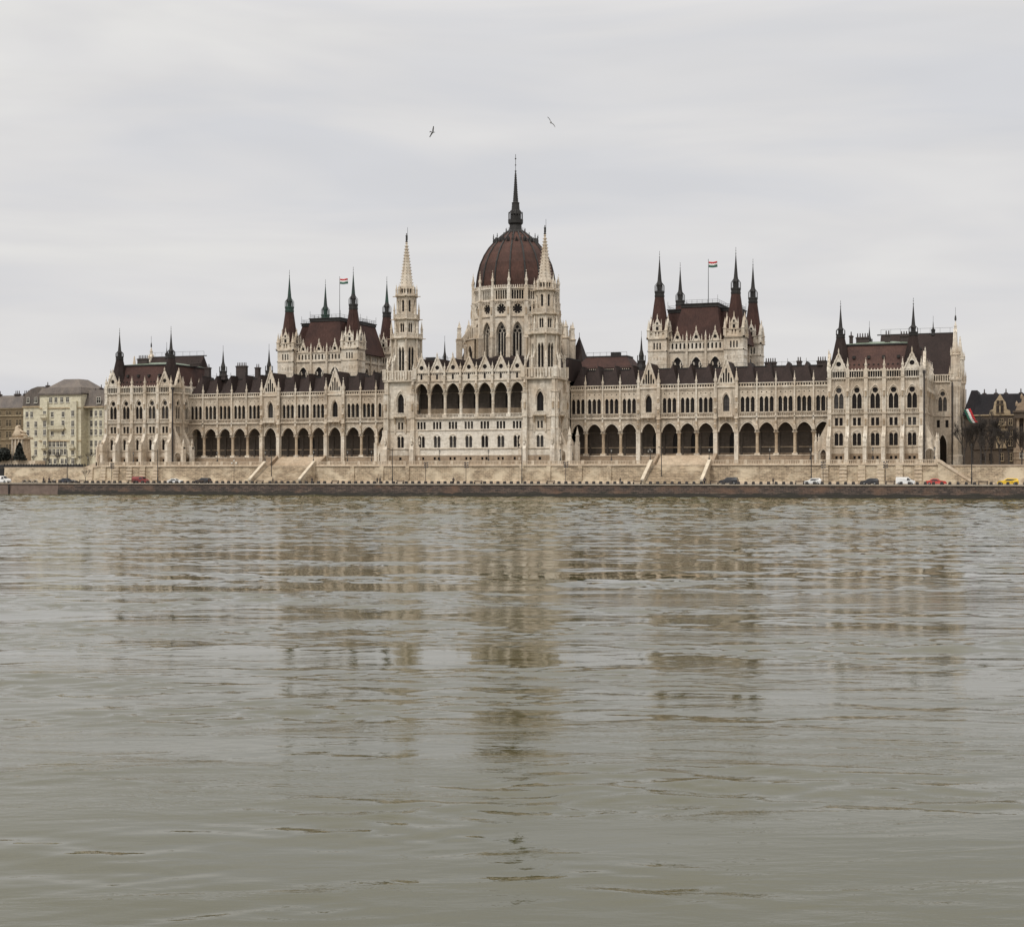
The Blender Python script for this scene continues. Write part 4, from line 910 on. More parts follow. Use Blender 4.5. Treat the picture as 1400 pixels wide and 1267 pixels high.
    mb = MB(); mb.prism([(24.6, 31.8), (33, 43.7), (41.4, 31.8)], *((106, 125.1) if sg > 0 else (-125.1, -106)), 'tile_dark', 'dz'); mb.box(*((105, 125.1) if sg > 0 else (-125.1, -105)), 32.9, 33.1, 43.6, 43.9, 'lead')
    if sg > 0: mb.box(124.6, 125.15, 24.45, 25.0, 31.9, 32.4, 'lead')
    mb.tube((106 * sg, 33, 45.2), (125 * sg, 33, 45.2), .04, 'iron', 4)
    for k in range(8): mb.tube(((106 + 2.6 * k) * sg, 33, 43.7), ((106 + 2.6 * k) * sg, 33, 45.2), .04, 'iron', 4)
    mb.build('roof', E_)
    fleche(E_, 119.8 * sg, 33, 43.2, 46.9, .5)
    mb = MB(); x = 126.0 * sg; mb.lathe(x - .4 * sg, 33, [(.2, 47), (.28, 47.4), (.2, 48.2), (.08, 48.5)], 6, 'statue'); mb.tube((x - .4 * sg, 33, 48), (x - .4 * sg, 33, 50.6), .05, 'iron', 4); mb.build('rooftop_statue', E_)
    mb = MB(); x = 125.7 * sg - .2; mb.tube((x, 22.3, T), (x, 22.3, 30.), .2, 'pipe', 6); mb.build('downpipe', E_)
for sg in (-1, 1): pavilion(sg)
# rear of the building (mostly hidden)
mb = MB(); mb.box(-118, 118, 42.2, 58, T, 29, 'stone'); mb.prism([(42.2, 29), (58, 29), (50, 34.4)], -118, 118, 'tile_dark', 'dz'); mb.build('rear_range', P)

# ================================================================== SETTING
MAT['wall_tan'] = masonry('river wall blocks', (.50, .40, .275), (.35, .275, .19), (.19, .15, .11), 1.25, .42, .04, (.62, .53, .39), (.46, .62))
def quay_extra(nt, c, z, x):
    # water-line: dark wet algae band with a ragged upper limit
    nz = noise(nt, pos_scaled(nt, .22, .22, .22), 1., 4, .6)
    a = N(nt, 'ShaderNodeMath', operation='MULTIPLY_ADD'); nt.links.new(nz, a.inputs[0]); a.inputs[1].default_value = -1.9; nt.links.new(z, a.inputs[2])
    f = ramp(nt, a.outputs[0], [(0., 1.), (.12, 0.)])
    c = mixc(nt, f, c, (.032, .029, .023))
    g = ramp(nt, noise(nt, pos_scaled(nt, .35, .35, 2.2), 1.1, 5, .75), [(.56, 0.), (.7, .55)])
    c = mixc(nt, g, c, (.22, .17, .13))
    return c
MAT['quay'] = masonry('quay wall blocks', (.125, .09, .072), (.05, .04, .035), (.028, .024, .021), 1.3, .45, .05, (.15, .09, .06), (.5, .7), quay_extra)
MAT['quay_plain'] = plain('reddish quay concrete', (.15, .11, .09), .9, 0, .35, .5)
MAT['kerb'] = plain('pale quay kerb', (.36, .31, .25), .9, 0, .25, 1.)
MAT['kerb_stone'] = plain('worn coping stone', (.50, .43, .33), .9, 0, .25, .8)
MAT['asphalt'] = plain('asphalt', (.055, .052, .05), .9, 0, .2, .7)
MAT['paving'] = plain('terrace paving', (.36, .31, .25), .9, 0, .2, .5)
MAT['pale'] = stone('pale trim stone', (.68, .58, .45), (.56, .45, .33), (.3, .24, .18), .4)
MAT['ground'] = plain('city ground', (.11, .10, .085), .95)
def structure(mb, name, **k): return tag(mb.build(name), kind='structure')
mb = MB(); mb.box(-700, 700, -13.2, -8, 3.0, 3.36, 'paving'); mb.box(-700, 700, -13.4, -13.2, 3.0, 3.40, 'kerb'); structure(mb, 'pavement')
mb = MB(); mb.box(-700, 700, -21.3, -13.41, 2.9, 3.25, 'asphalt'); structure(mb, 'road')
mb = MB()
for k in range(-60, 61): mb.box(k * 6, k * 6 + 3, -17.3, -17.15, 3.254, 3.258, 'pale')
mb.build('road_marking')['kind'] = 'structure'
mb = MB(); mb.box(-700, 700, -7.4, 70, 7., 8.1, 'paving'); structure(mb, 'terrace')
mb = MB(); mb.box(-2500, 2500, 70.01, 4000, 7.5, 8.0, 'ground'); mb.box(-2500, -700.01, -20, 70, 7, 8.0, 'ground'); mb.box(700.01, 2500, -20, 70, 7, 8.0, 'ground'); structure(mb, 'ground')
# quay wall
q = MB(); q.prism([(-21.3, -2.), (-22.6, -2.), (-22.0, 3.0), (-21.3, 3.0)], -121., 700, 'quay', 'dz'); q.prism([(-21.3, -2.), (-22.5, -2.), (-21.9, 3.0), (-21.3, 3.0)], -700, -121.01, 'quay_plain', 'dz')
q.box(-700, 700, -22.25, -21.3, 3.0, 3.27, 'kerb')
for x in (-137.9,): q.box(x - .12, x + .12, -22.7, -22.3, 0, 3.0, 'iron')
tag(q.build('quay_wall'), 'low dark masonry quay wall rising straight out of the river with a pale kerb on top', 'quay wall')
# retaining wall with pilasters, coping and balustrade
rw = MB(); y = -8.
ST = ((-61., -45.4), (52.3, 67.7))
segs = [(-117.5, -61.), (-45.4, 52.3), (67.7, 124.)]
for a, b_ in segs:
    rw.prism([(y - .35, 3.3), (y - .35, 4.1), (y - .15, 4.2), (y, 7.95), (y + .6, 7.95), (y + .6, 3.3)], a, b_, 'wall_tan', 'dz')
    rw.box(a, b_, y - .5, y - .05, 3.3, 3.95, 'pale')
    rw.box(a, b_, y - .3, y + .7, 8.0, 8.35, 'pale'); rw.box(a, b_, y - .12, y + .5, 7.9, 8.0, 'plinth')
W0 = tag(rw.build('river_wall'), 'long tan block retaining wall under the parliament terrace between road and balustrade', 'retaining wall')
for cx, n in ((-108.35, 6), (108.35, 6)):
    for j in range(n):
        u = cx + (j - 2.5) * 4.53; mb = MB(); mb.prism([(y - .75, 3.3), (y - .4, 7.96), (y, 7.96), (y, 3.3)], u - .85, u + .85, 'wall_tan', 'dz')
        for z in (4.2, 5.1, 6., 6.9): mb.box(u - .9, u + .9, y - .85 + (z - 3.3) * .075, y - .1, z, z + .5, 'pale')
        mb.build('pilaster', W0)
for u in (-24.5, -16.8, 16.6, 24.2, 33., -33.5, 41.): 
    mb = MB(); mb.prism([(y - .6, 3.3), (y - .3, 7.96), (y, 7.96), (y, 3.3)], u - .6, u + .6, 'wall_tan', 'dz'); mb.build('pilaster', W0)
mb = MB()
for a, b_ in segs:
    n = max(1, round((b_ - a) / 4.6)); L = (b_ - a) / n
    for k in range(n):
        balusters(mb, a + k * L + .4, a + (k + 1) * L - .4, y + .1, 8.35, 9.4, 'pale', .42, .15); mb.box(a + k * L - .4, a + k * L + .4, y - .2, y + .4, 8.35, 9.5, 'pale')
    mb.box(b_ - .4, b_ + .4, y - .2, y + .4, 8.35, 9.5, 'pale')
mb.build('balustrade', W0)
# plain continuations
mb = MB(); mb.prism([(y - .3, 3.3), (y + .05, 7.7), (y + .6, 7.7), (y + .6, 3.3)], -150.9, -117.5, 'wall_tan', 'dz'); mb.box(-150.9, -122., y - .05, y + .6, 7.7, 7.95, 'pale')
mb.prism([(-122.5, 7.7), (-117.5, 9.45), (-117.5, 7.7)], y - .2, y + .5, 'pale')
tag(mb.build('river_wall'), 'short tan block wall at the left end, below the pale yellow apartment house', 'retaining wall')
mb = MB(); mb.prism([(y - .3, 3.3), (y, 7.6), (y + .6, 7.6), (y + .6, 3.3)], 124.01, 420, 'wall_tan', 'dz'); mb.box(124.01, 420, y - .1, y + .6, 7.6, 7.85, 'plinth')
mb.hexa((124.4, 133., y - 1.1, y - .31), (124.4, 125.2, y - 1.1, y - .31), 3.36, 9.2, 'wall_tan'); mb.prism([(124.2, 8.95), (124.2, 9.4), (124.8, 9.4), (133.4, 3.7), (132.8, 3.37)], y - 1.35, y - 1.11, 'pale')
tag(mb.build('river_wall'), 'tan block wall at the right end with a pale sloping stair rail in front of the dark apartment house', 'retaining wall')
# solid black slab stands in for the shade inside the left underpass
MAT['black'] = plain('underpass shade', (.018, .018, .018), .9, 0, .1)
mb = MB(); mb.box(-420, -151, y - .2, y + .6, 3.3, 7.7, 'black'); mb.box(-420, -122.5, y + .1, y + .3, 7.97, 8.75, 'iron')
for k in range(30): u = -151. + k; mb.box(u - .06, u + .06, y - .02, y + .42, 7.97, 8.95, 'iron')
tag(mb.build('underpass_fence'), 'flat black slab standing for the shaded underpass and low black railing at the far left of the river wall', 'fence')
# two stairways
for (a, b_), lab in zip(ST, ('broad tan river stairway left of the central block with pale sloping side walls', 'broad tan river stairway right of the central block with pale sloping side walls')):
    s = MB(); n = 26; y1 = -16.4
    for k in range(n):
        yy = y1 + (y - y1 + 1.) * k / n; z = 3.36 + (8.2 - 3.36) * (k + 1) / n; s.box(a + .5, b_ - .5, yy, -6.8, (3.3 if k == 0 else z - (8.2 - 3.36) / n + .001), z, 'steps')if False else s.poly([(a + .5, yy, z - 4.84 / n), (b_ - .5, yy, z - 4.84 / n), (b_ - .5, yy, z), (a + .5, yy, z)], 'wall_tan'); s.poly([(a + .5, yy, z), (b_ - .5, yy, z), (b_ - .5, yy + 9.4 / n, z), (a + .5, yy + 9.4 / n, z)], 'plinth')
    st = tag(s.build('river_stairway'), lab, 'stairway')
    for x in (a, b_):
        m_ = MB(); m_.prism([(y1 - .6, 3.3), (y1 - .6, 4.05), (y - .4, 9.15), (y + .6, 9.15), (y + .6, 3.3)], x - .3, x + .3, 'wall_tan', 'dz')
        m_.prism([(y1 - .8, 4.05), (y1 - .8, 4.5), (y - .4, 9.55), (y + .7, 9.55), (y + .7, 9.1), (y - .35, 9.1)], x - .42, x + .42, 'kerb_stone', 'dz'); m_.build('side_wall', st)
# inner stairs up to the arcade
for a, b_, lab in ((-65.3, -50.5, 'wide shallow steps up to the left arcade behind the left river stairway'), (50.5, 65.3, 'wide shallow steps up to the right arcade behind the right river stairway')):
    s = MB()
    for k in range(16):
        z = 8.1 + 2.85 * (k + 1) / 16; yy = 3.6 + 5.2 * k / 16
        s.box(a, b_, yy, 8.4 if k == 15 else yy + 5.2 / 16, 8.11, z, 'pale')
    for x in (a - .5, b_ + .5): s.prism([(2.6, 8.11), (2.6, 8.9), (7.8, 11.4), (8.3, 11.4), (8.3, 8.11)], x - .4, x + .4, 'plinth', 'dz')
    o = tag(s.build('arcade_steps'), lab, 'steps')

# lamps
MAT['globe'] = plain('lamp glass', (.6, .58, .52), .3, 0, .05)
def lamp_mesh():
    a = MB(); a.lathe(0, 0, [(.26, 0), (.26, .25), (.16, .4), (.2, .6), (.08, .8), (.07, 2.1), (.14, 2.2), (.06, 2.3), (.06, 2.5)], 8, 'iron')
    for s_ in (-.22, .22): a.tube((0, 0, 2.3), (s_, 0, 2.45), .035, 'iron', 4)
    b_ = MB(); b_.lathe(0, 0, [(.14, 2.5), (.24, 2.95)], 6, 'globe'); c = MB(); c.lathe(0, 0, [(.3, 2.95), (.3, 3.0), (.12, 3.2), (.05, 3.3), (.02, 3.5)], 6, 'iron'); 
    for k in range(6): t = R(60 * k); c.tube((.15 * math.cos(t), .15 * math.sin(t), 2.48), (.26 * math.cos(t), .26 * math.sin(t), 2.96), .025, 'iron', 4)
    return a, b_, c
LM = None
def lamp(x, y, z, label, sc=1., double=False):
    global LM
    r = tag(empty('lantern_post', (x, y, z)), label, 'street lamp', 'lantern posts along the parliament terrace')
    if LM is None: LM = [q.build(n, None, (0, 0, 0)) for q, n in zip(lamp_mesh(), ('post', 'lantern_glass', 'lantern_cap'))]; tpl = True
    for o, n in zip(LM, ('post', 'lantern_glass', 'lantern_cap')):
        if double and n != 'post': 
            for dx in (-.55, 0, .55): c = link(bpy.data.objects.new(n, o.data), r, (x + dx, y, z + (.25 if dx == 0 else -.2)))
        else: c = link(bpy.data.objects.new(n, o.data), r, (x, y, z))
    if double:
        mb = MB(); mb.tube((x - .55, y, z + 2.3), (x + .55, y, z + 2.3), .04, 'iron', 4); mb.build('cross_arm', r)
    r.scale = (sc,) * 3
    return r
LL = [(-121.1, 'near the sloping left end of the balustrade'), (-105.2, 'before the left corner pavilion between its buttresses'), (-76.9, 'on the balustrade under the fourth arch right of the left pavilion'),
 (-61.3, 'at the left top corner of the left river stairway'), (-45.9, 'at the right top corner of the left river stairway'), (-35.3, 'two arches right of the left river stairway'), (-27.9, 'just left of the left white tower base'),
 (-7.4, 'before the central block left of its middle'), (6.9, 'before the central block right of its middle'), (27.3, 'before the right side arch of the right white tower'), (41.4, 'between the right white tower and the right river stairway'),
 (51.9, 'with three lanterns at the left corner of the right stairway'), (67.5, 'at the right top corner of the right river stairway'), (83.1, 'on the balustrade midway between right stairway and right pavilion'), (93.3, 'close to the left side arch of the right corner pavilion'),
 (108.7, 'before the middle windows of the right corner pavilion'), (123.5, 'at the far right end of the terrace balustrade')]
for x, t in LL: lamp(x, -7.6, 9.45 if x != -121.1 else 8.2, 'black lantern lamp post ' + t, .9, x in (51.9,))
r = tag(empty('globe_lamp', (-69.4, -11, 3.36)), 'tall pole with three pale globes left of the left river stairway', 'street lamp')
a = MB(); a.lathe(-69.4, -11, [(.15, 3.36), (.08, 3.7), (.06, 9.3)], 6, 'iron'); a.tube((-70.1, -11, 8.6), (-68.7, -11, 8.6), .04, 'iron', 4); a.build('pole', r)
for dx, zz in ((-.7, 8.7), (.7, 8.7), (0, 9.4)): a = MB(); a.lathe(-69.4 + dx, -11, [(.05, zz), (.2, zz + .08), (.27, zz + .25), (.2, zz + .42), (.05, zz + .5)], 8, 'globe'); a.build('globe', r)
for o in LM: bpy.data.objects.remove(o)
# tall street masts and floodlight masts
PL = [(-124.5, 'below the pale yellow apartment house'), (-93.4, 'at the right end of the left corner pavilion'), (-56.3, 'in front of the left river stairway'), (-19.1, 'before the left white tower'), (18.4, 'before the right white tower'), (56.3, 'in front of the right river stairway'), (94.4, 'just left of the right corner pavilion'), (132.5, 'before the dark apartment house on the right')]
for x, t in PL:
    r = tag(empty('street_mast', (x, -13, 3.36)), 'tall thin black roadside mast standing ' + t, 'mast', 'tall thin masts along the river road')
    a = MB(); a.lathe(x, -13, [(.2, 3.36), (.17, 5), (.12, 5.1), (.085, 12.9), (.03, 13.1)], 8, 'iron'); a.build('pole', r)
    a = MB(); a.tube((x, -13, 12.3), (x, -15.4, 12.7), .05, 'iron', 4); a.box(x - .14, x + .14, -16, -15.2, 12.64, 12.8, 'iron'); a.build('lamp_arm', r)
FLD = [(-110.4, 'left corner pavilion', 8.9), (-10.1, 'left half of the central block', 8.9), (1.7, 'middle of the central block', 8.9), (29.9, 'first arches right of the right white tower', 8.9), (97., 'left edge of the right corner pavilion', 8.7), (112.1, 'right half of the right corner pavilion', 8.7)]
for x, t, zt in FLD:
    r = tag(empty('floodlight_mast', (x, -11., 3.36)), 'pole with clustered floodlights before the ' + t, 'floodlight', 'floodlight poles at the foot of the river wall')
    a = MB(); a.lathe(x, -11, [(.13, 3.36), (.08, 3.6), (.07, zt)], 6, 'pipe'); a.build('pole', r)
    for zz in (zt - .2, zt - .8, zt - 1.4):
        a = MB(); a.tube((x - .5, -11, zz), (x + .5, -11, zz), .035, 'pipe', 4); a.build('cross_bar', r)
        for dx in (-.38, .38):
            a = MB(); a.hexa((x + dx - .2, x + dx + .2, -10.9, -10.6), (x + dx - .2, x + dx + .2, -10.8, -10.4), zz + .05, zz + .36, 'pipe'); a.build('floodlight_head', r)
# small bare tree-like mast with a branching top left of pavilion handled as tree below
# bollards and benches along the kerb
bm = None; benches = [-113.9, -97.3, -74.8, -55.8, -32.7, -13.4, 8.9, 28.9, 52., 71.7, 92.8, 114.3, 135.5]
MAT['granite'] = plain('dark granite', (.03, .027, .026), .8, 0, .3, 2.)
MAT['wood'] = plain('weathered bench wood', (.085, .06, .045), .8, 0, .3, 2.)
x = -130.5
while x < 152:
    if min(abs(x - b) for b in benches) > 1.7 and not (-146 < x < -127):
        if bm is None:
            mb = MB(); mb.hexa((-.36, .36, -.34, .34), (-.32, .32, -.3, .3), 0, .66, 'granite'); mb.hexa((-.32, .32, -.3, .3), (-.2, .2, -.2, .2), .66, .74, 'granite')
            o = mb.build('bollard', None, (0, 0, 0)); o.location = (x, -20.9, 3.25); bm = o.data
        else: o = link(bpy.data.objects.new('bollard', bm), None, (x, -20.9, 3.25))
        o.rotation_euler.z = random.uniform(-.06, .06)
        tag(o, 'squat dark stone bollard in the row along the quay edge', 'bollard', 'stone bollards along the quay edge')
    x += 1.86
bt = None
BL = ['leftmost on the quay edge near the yellow house', 'under the left corner pavilion', 'left of the left river stairway', 'in front of the left river stairway', 'midway between left stairway and left white tower', 'under the left part of the central block', 'under the right part of the central block', 'right of the right white tower', 'at the foot of the right river stairway', 'beside the dark hatchback', 'left of the small white car', 'under the right corner pavilion beside the white van', 'beside the yellow car']
for x, t in zip(benches, BL):
    r = tag(empty('quay_bench', (x, -20.7, 3.25)), 'low brown slatted bench, ' + t, 'bench', 'benches on the quay edge')
    a = MB()
    for k in range(4): a.box(x - 1.15, x + 1.15, -21.05 + k * .18, -20.92 + k * .18, 3.68, 3.75, 'wood')
    a.build('seat', r); a = MB()
    for k in range(2): a.box(x - 1.15, x + 1.15, -20.32, -20.26, 3.85 + k * .2, 3.98 + k * .2, 'wood')
    a.build('backrest', r)
    for dx in (-.95, .95): a = MB(); a.box(x + dx - .1, x + dx + .1, -21., -20.3, 3.25, 3.68, 'granite'); a.box(x + dx - .06, x + dx + .06, -20.34, -20.26, 3.68, 4.18, 'granite'); a.build('leg', r)

# ---------------- vehicles
MAT['tyre'] = plain('tyre', (.02, .02, .02), .8, 0, .1); MAT['rim'] = plain('rim', (.35, .35, .35), .4, .5, .1)
MAT['carglass'] = plain('car glass', (.02, .022, .025), .08, 0, .05, 1., .5); MAT['lampw'] = plain('headlight', (.6, .6, .58), .2, 0, .05); MAT['lampr'] = plain('tail light', (.25, .02, .015), .3, 0, .05)
def paint(n, c):
    MAT[n] = plain(n, c, .3, 0, .06, .5, .5); MAT[n].node_tree.nodes['Principled BSDF'].inputs['Coat Weight'].default_value = .4; return n
PRO = {
 'van': dict(L=5.0, H=2.05, belt=1.15, prof=[(0, .35), (0, 1.95), (.12, 2.05), (3.25, 2.05), (4.05, 1.3), (4.85, 1.05), (5., .8), (5., .35)], gl=[(3.35, 1.9), (3.95, 1.28), (2.95, 1.2), (2.95, 1.9)], gl2=None),
 'minibus': dict(L=4.6, H=1.85, belt=1.1, prof=[(0, .32), (0, 1.3), (.12, 1.85), (3.1, 1.85), (3.75, 1.2), (4.5, .98), (4.6, .75), (4.6, .32)], gl=[(.15, 1.7), (3.1, 1.7), (3.6, 1.2), (.1, 1.2)], gl2=None),
 'hatch': dict(L=4.1, H=1.5, belt=.95, prof=[(0, .3), (0, .95), (.3, 1.4), (.6, 1.5), (2.2, 1.48), (2.95, .98), (3.95, .8), (4.1, .6), (4.1, .3)], gl=[(.42, 1.38), (2.15, 1.4), (2.75, .98), (.25, .98)], gl2=None),
 'suv': dict(L=4.5, H=1.72, belt=1.05, prof=[(0, .35), (0, 1.1), (.25, 1.65), (.5, 1.72), (2.6, 1.7), (3.3, 1.12), (4.35, .95), (4.5, .7), (4.5, .35)], gl=[(.4, 1.58), (2.55, 1.6), (3.1, 1.12), (.2, 1.12)], gl2=None),
 'wagon': dict(L=4.6, H=1.5, belt=.95, prof=[(0, .3), (0, .92), (.2, 1.38), (.5, 1.5), (2.5, 1.5), (3.3, .98), (4.4, .82), (4.6, .6), (4.6, .3)], gl=[(.35, 1.38), (2.45, 1.4), (3.08, .98), (.18, .98)], gl2=None),
 'sedan': dict(L=4.6, H=1.4, belt=.9, prof=[(0, .3), (0, .85), (.75, .95), (1.4, 1.38), (1.7, 1.42), (2.5, 1.4), (3.2, .95), (4.4, .8), (4.6, .6), (4.6, .3)], gl=[(1.45, 1.3), (2.45, 1.32), (3.02, .95), (1., .95)], gl2=None)}
def car(x, y, kind, mat, label, cat, face=1, scale=1.):
    p = PRO[kind]; r = tag(empty('parked_' + {'van': 'van', 'minibus': 'minibus', 'suv': 'suv'}.get(kind, 'car'), (x, y, 3.25)), label, cat, 'vehicles on the river road')
    L, H, w = p['L'], p['H'], .88 if kind != 'van' else .95
    f = lambda u: (u - L / 2) * face
    mb = MB(); pts = p['prof']; mk = mb.m(mat)
    rings = []
    for s_, ins in ((-1, 0), (1, 0)):
        lo = [mb.p(f(u), s_ * (w - max(0, z - p['belt']) * .28), z) for u, z in pts]; rings.append(lo)
    A, B = rings; n = len(pts)
    # inset side rings for a rounded shoulder
    mb.f.append(A); mb.f.append(B[::-1]); mb.mi += [mk, mk]
    for j in range(n): mb.f.append([A[j], A[(j + 1) % n], B[(j + 1) % n], B[j]]); mb.mi.append(mk)
    mb.box(f(.1) if face > 0 else f(L - .1), f(L - .1) if face > 0 else f(.1), -w - .02, w + .02, .32, .52, mat)
    def reg(o, nm): o_ = o.build(nm, None, (0, 0, 0)); o_.parent = r; o_.location = (0, 0, 0); WORLD[o_] = WORLD[r]; return o_
    body = reg(mb, 'body'); bv = body.modifiers.new('b', 'BEVEL'); bv.width = .07; bv.segments = 2; bv.limit_method = 'ANGLE'
    for s_ in (-1, 1):
        mb = MB(); g = p['gl']; mb.poly([(f(u), s_ * (w - max(0, z - p['belt']) * .28 + .015), z) for u, z in g], 'carglass'); reg(mb, 'side_window')
        if kind != 'van':
            mb = MB()
            for uu in (1.35 if kind != 'sedan' else 2.0,): mb.box(f(uu) - .04, f(uu) + .04, s_ * (w + .0) - .03, s_ * (w + .0) + .03 - 0, .5, p['belt'] - .02, 'bar')
            reg(mb, 'door_seam')
    gw = [q for q in pts if q[1] > p['belt'] - .02]; top = [q for q in pts if q[1] >= H - .06][-1]; nx = pts[pts.index(top) + 1]
    mb = MB(); e = .05
    def on(t): return (top[0] + (nx[0] - top[0]) * t, top[1] + (nx[1] - top[1]) * t)
    (u0, z0), (u1, z1) = on(.1), on(.92)
    mb.poly([(f(u0 + .03), -w + .22, z0 + .03), (f(u0 + .03), w - .22, z0 + .03), (f(u1 + .03), w - .12, z1 + .03), (f(u1 + .03), -w + .12, z1 + .03)], 'carglass'); reg(mb, 'windscreen')
    for u in (.78, L - .85):
        for s_ in (-1, 1):
            mb = MB(); yy = s_ * (w - .08)
            rr = .33 if kind in ('hatch', 'sedan', 'wagon') else .36
            a = []; 
            mb.tube((f(u), yy - .12 * s_, rr), (f(u), yy + .12 * s_, rr), rr, 'tyre', 16); wh = reg(mb, 'wheel')
            mb = MB(); mb.tube((f(u), yy + .1 * s_, rr), (f(u), yy + .135 * s_, rr), rr * .58, 'rim', 10); rim = reg(mb, 'rim'); rim.parent = wh; rim.location = (0, 0, 0)
    for s_ in (-1, 1):
        mb = MB(); mb.box(f(L) - .06, f(L) + .05, s_ * .6 - .18, s_ * .6 + .18, .62, .76, 'lampw'); reg(mb, 'headlight'); mb = MB(); mb.box(f(0) - .05, f(0) + .05, s_ * .68 - .1, s_ * .68 + .1, .75, .95, 'lampr'); reg(mb, 'tail_light')
    r.scale = (scale,) * 3
    return r
white = paint('white paint', (.72, .72, .70)); red = paint('dark red paint', (.19, .022, .02)); blk = paint('black paint', (.02, .02, .024)); bred = paint('bright red paint', (.50, .045, .03)); yel = paint('taxi yellow paint', (.78, .50, .02)); nav = paint('dark blue paint', (.03, .035, .05))
CY = -18.9
car(-143.2, CY, 'van', white, 'white van cut by the left edge of the picture below the black railing', 'van', 1)
car(-120.3, CY, 'sedan', nav, 'low dark car on the quay below the right part of the yellow house', 'car', 1)
car(-95.3, CY, 'minibus', red, 'dark red minivan under the left corner pavilion', 'minivan', 1)
car(-83.8, CY, 'sedan', white, 'low white car between the dark red minivan and a black car', 'car', 1, .92)
car(-74.7, CY, 'hatch', blk, 'black car right of the low white car, left of the left stairway', 'car', -1, 1.02)
car(75., CY, 'suv', blk, 'black car with a high tail right of the right river stairway', 'car', -1)
car(95.7, CY, 'hatch', white, 'small white hatchback left of the right corner pavilion', 'car', -1)
car(109.3, CY, 'hatch', blk, 'black hatchback under the right corner pavilion', 'car', -1)
car(117.7, CY, 'van', white, 'white delivery van under the right corner pavilion', 'van', 1, .86)
car(124.8, CY, 'sedan', bred, 'bright red car at the foot of the sloping stair rail on the right', 'car', 1)
car(141., CY, 'wagon', yel, 'yellow estate car near the right edge of the picture', 'car', -1)

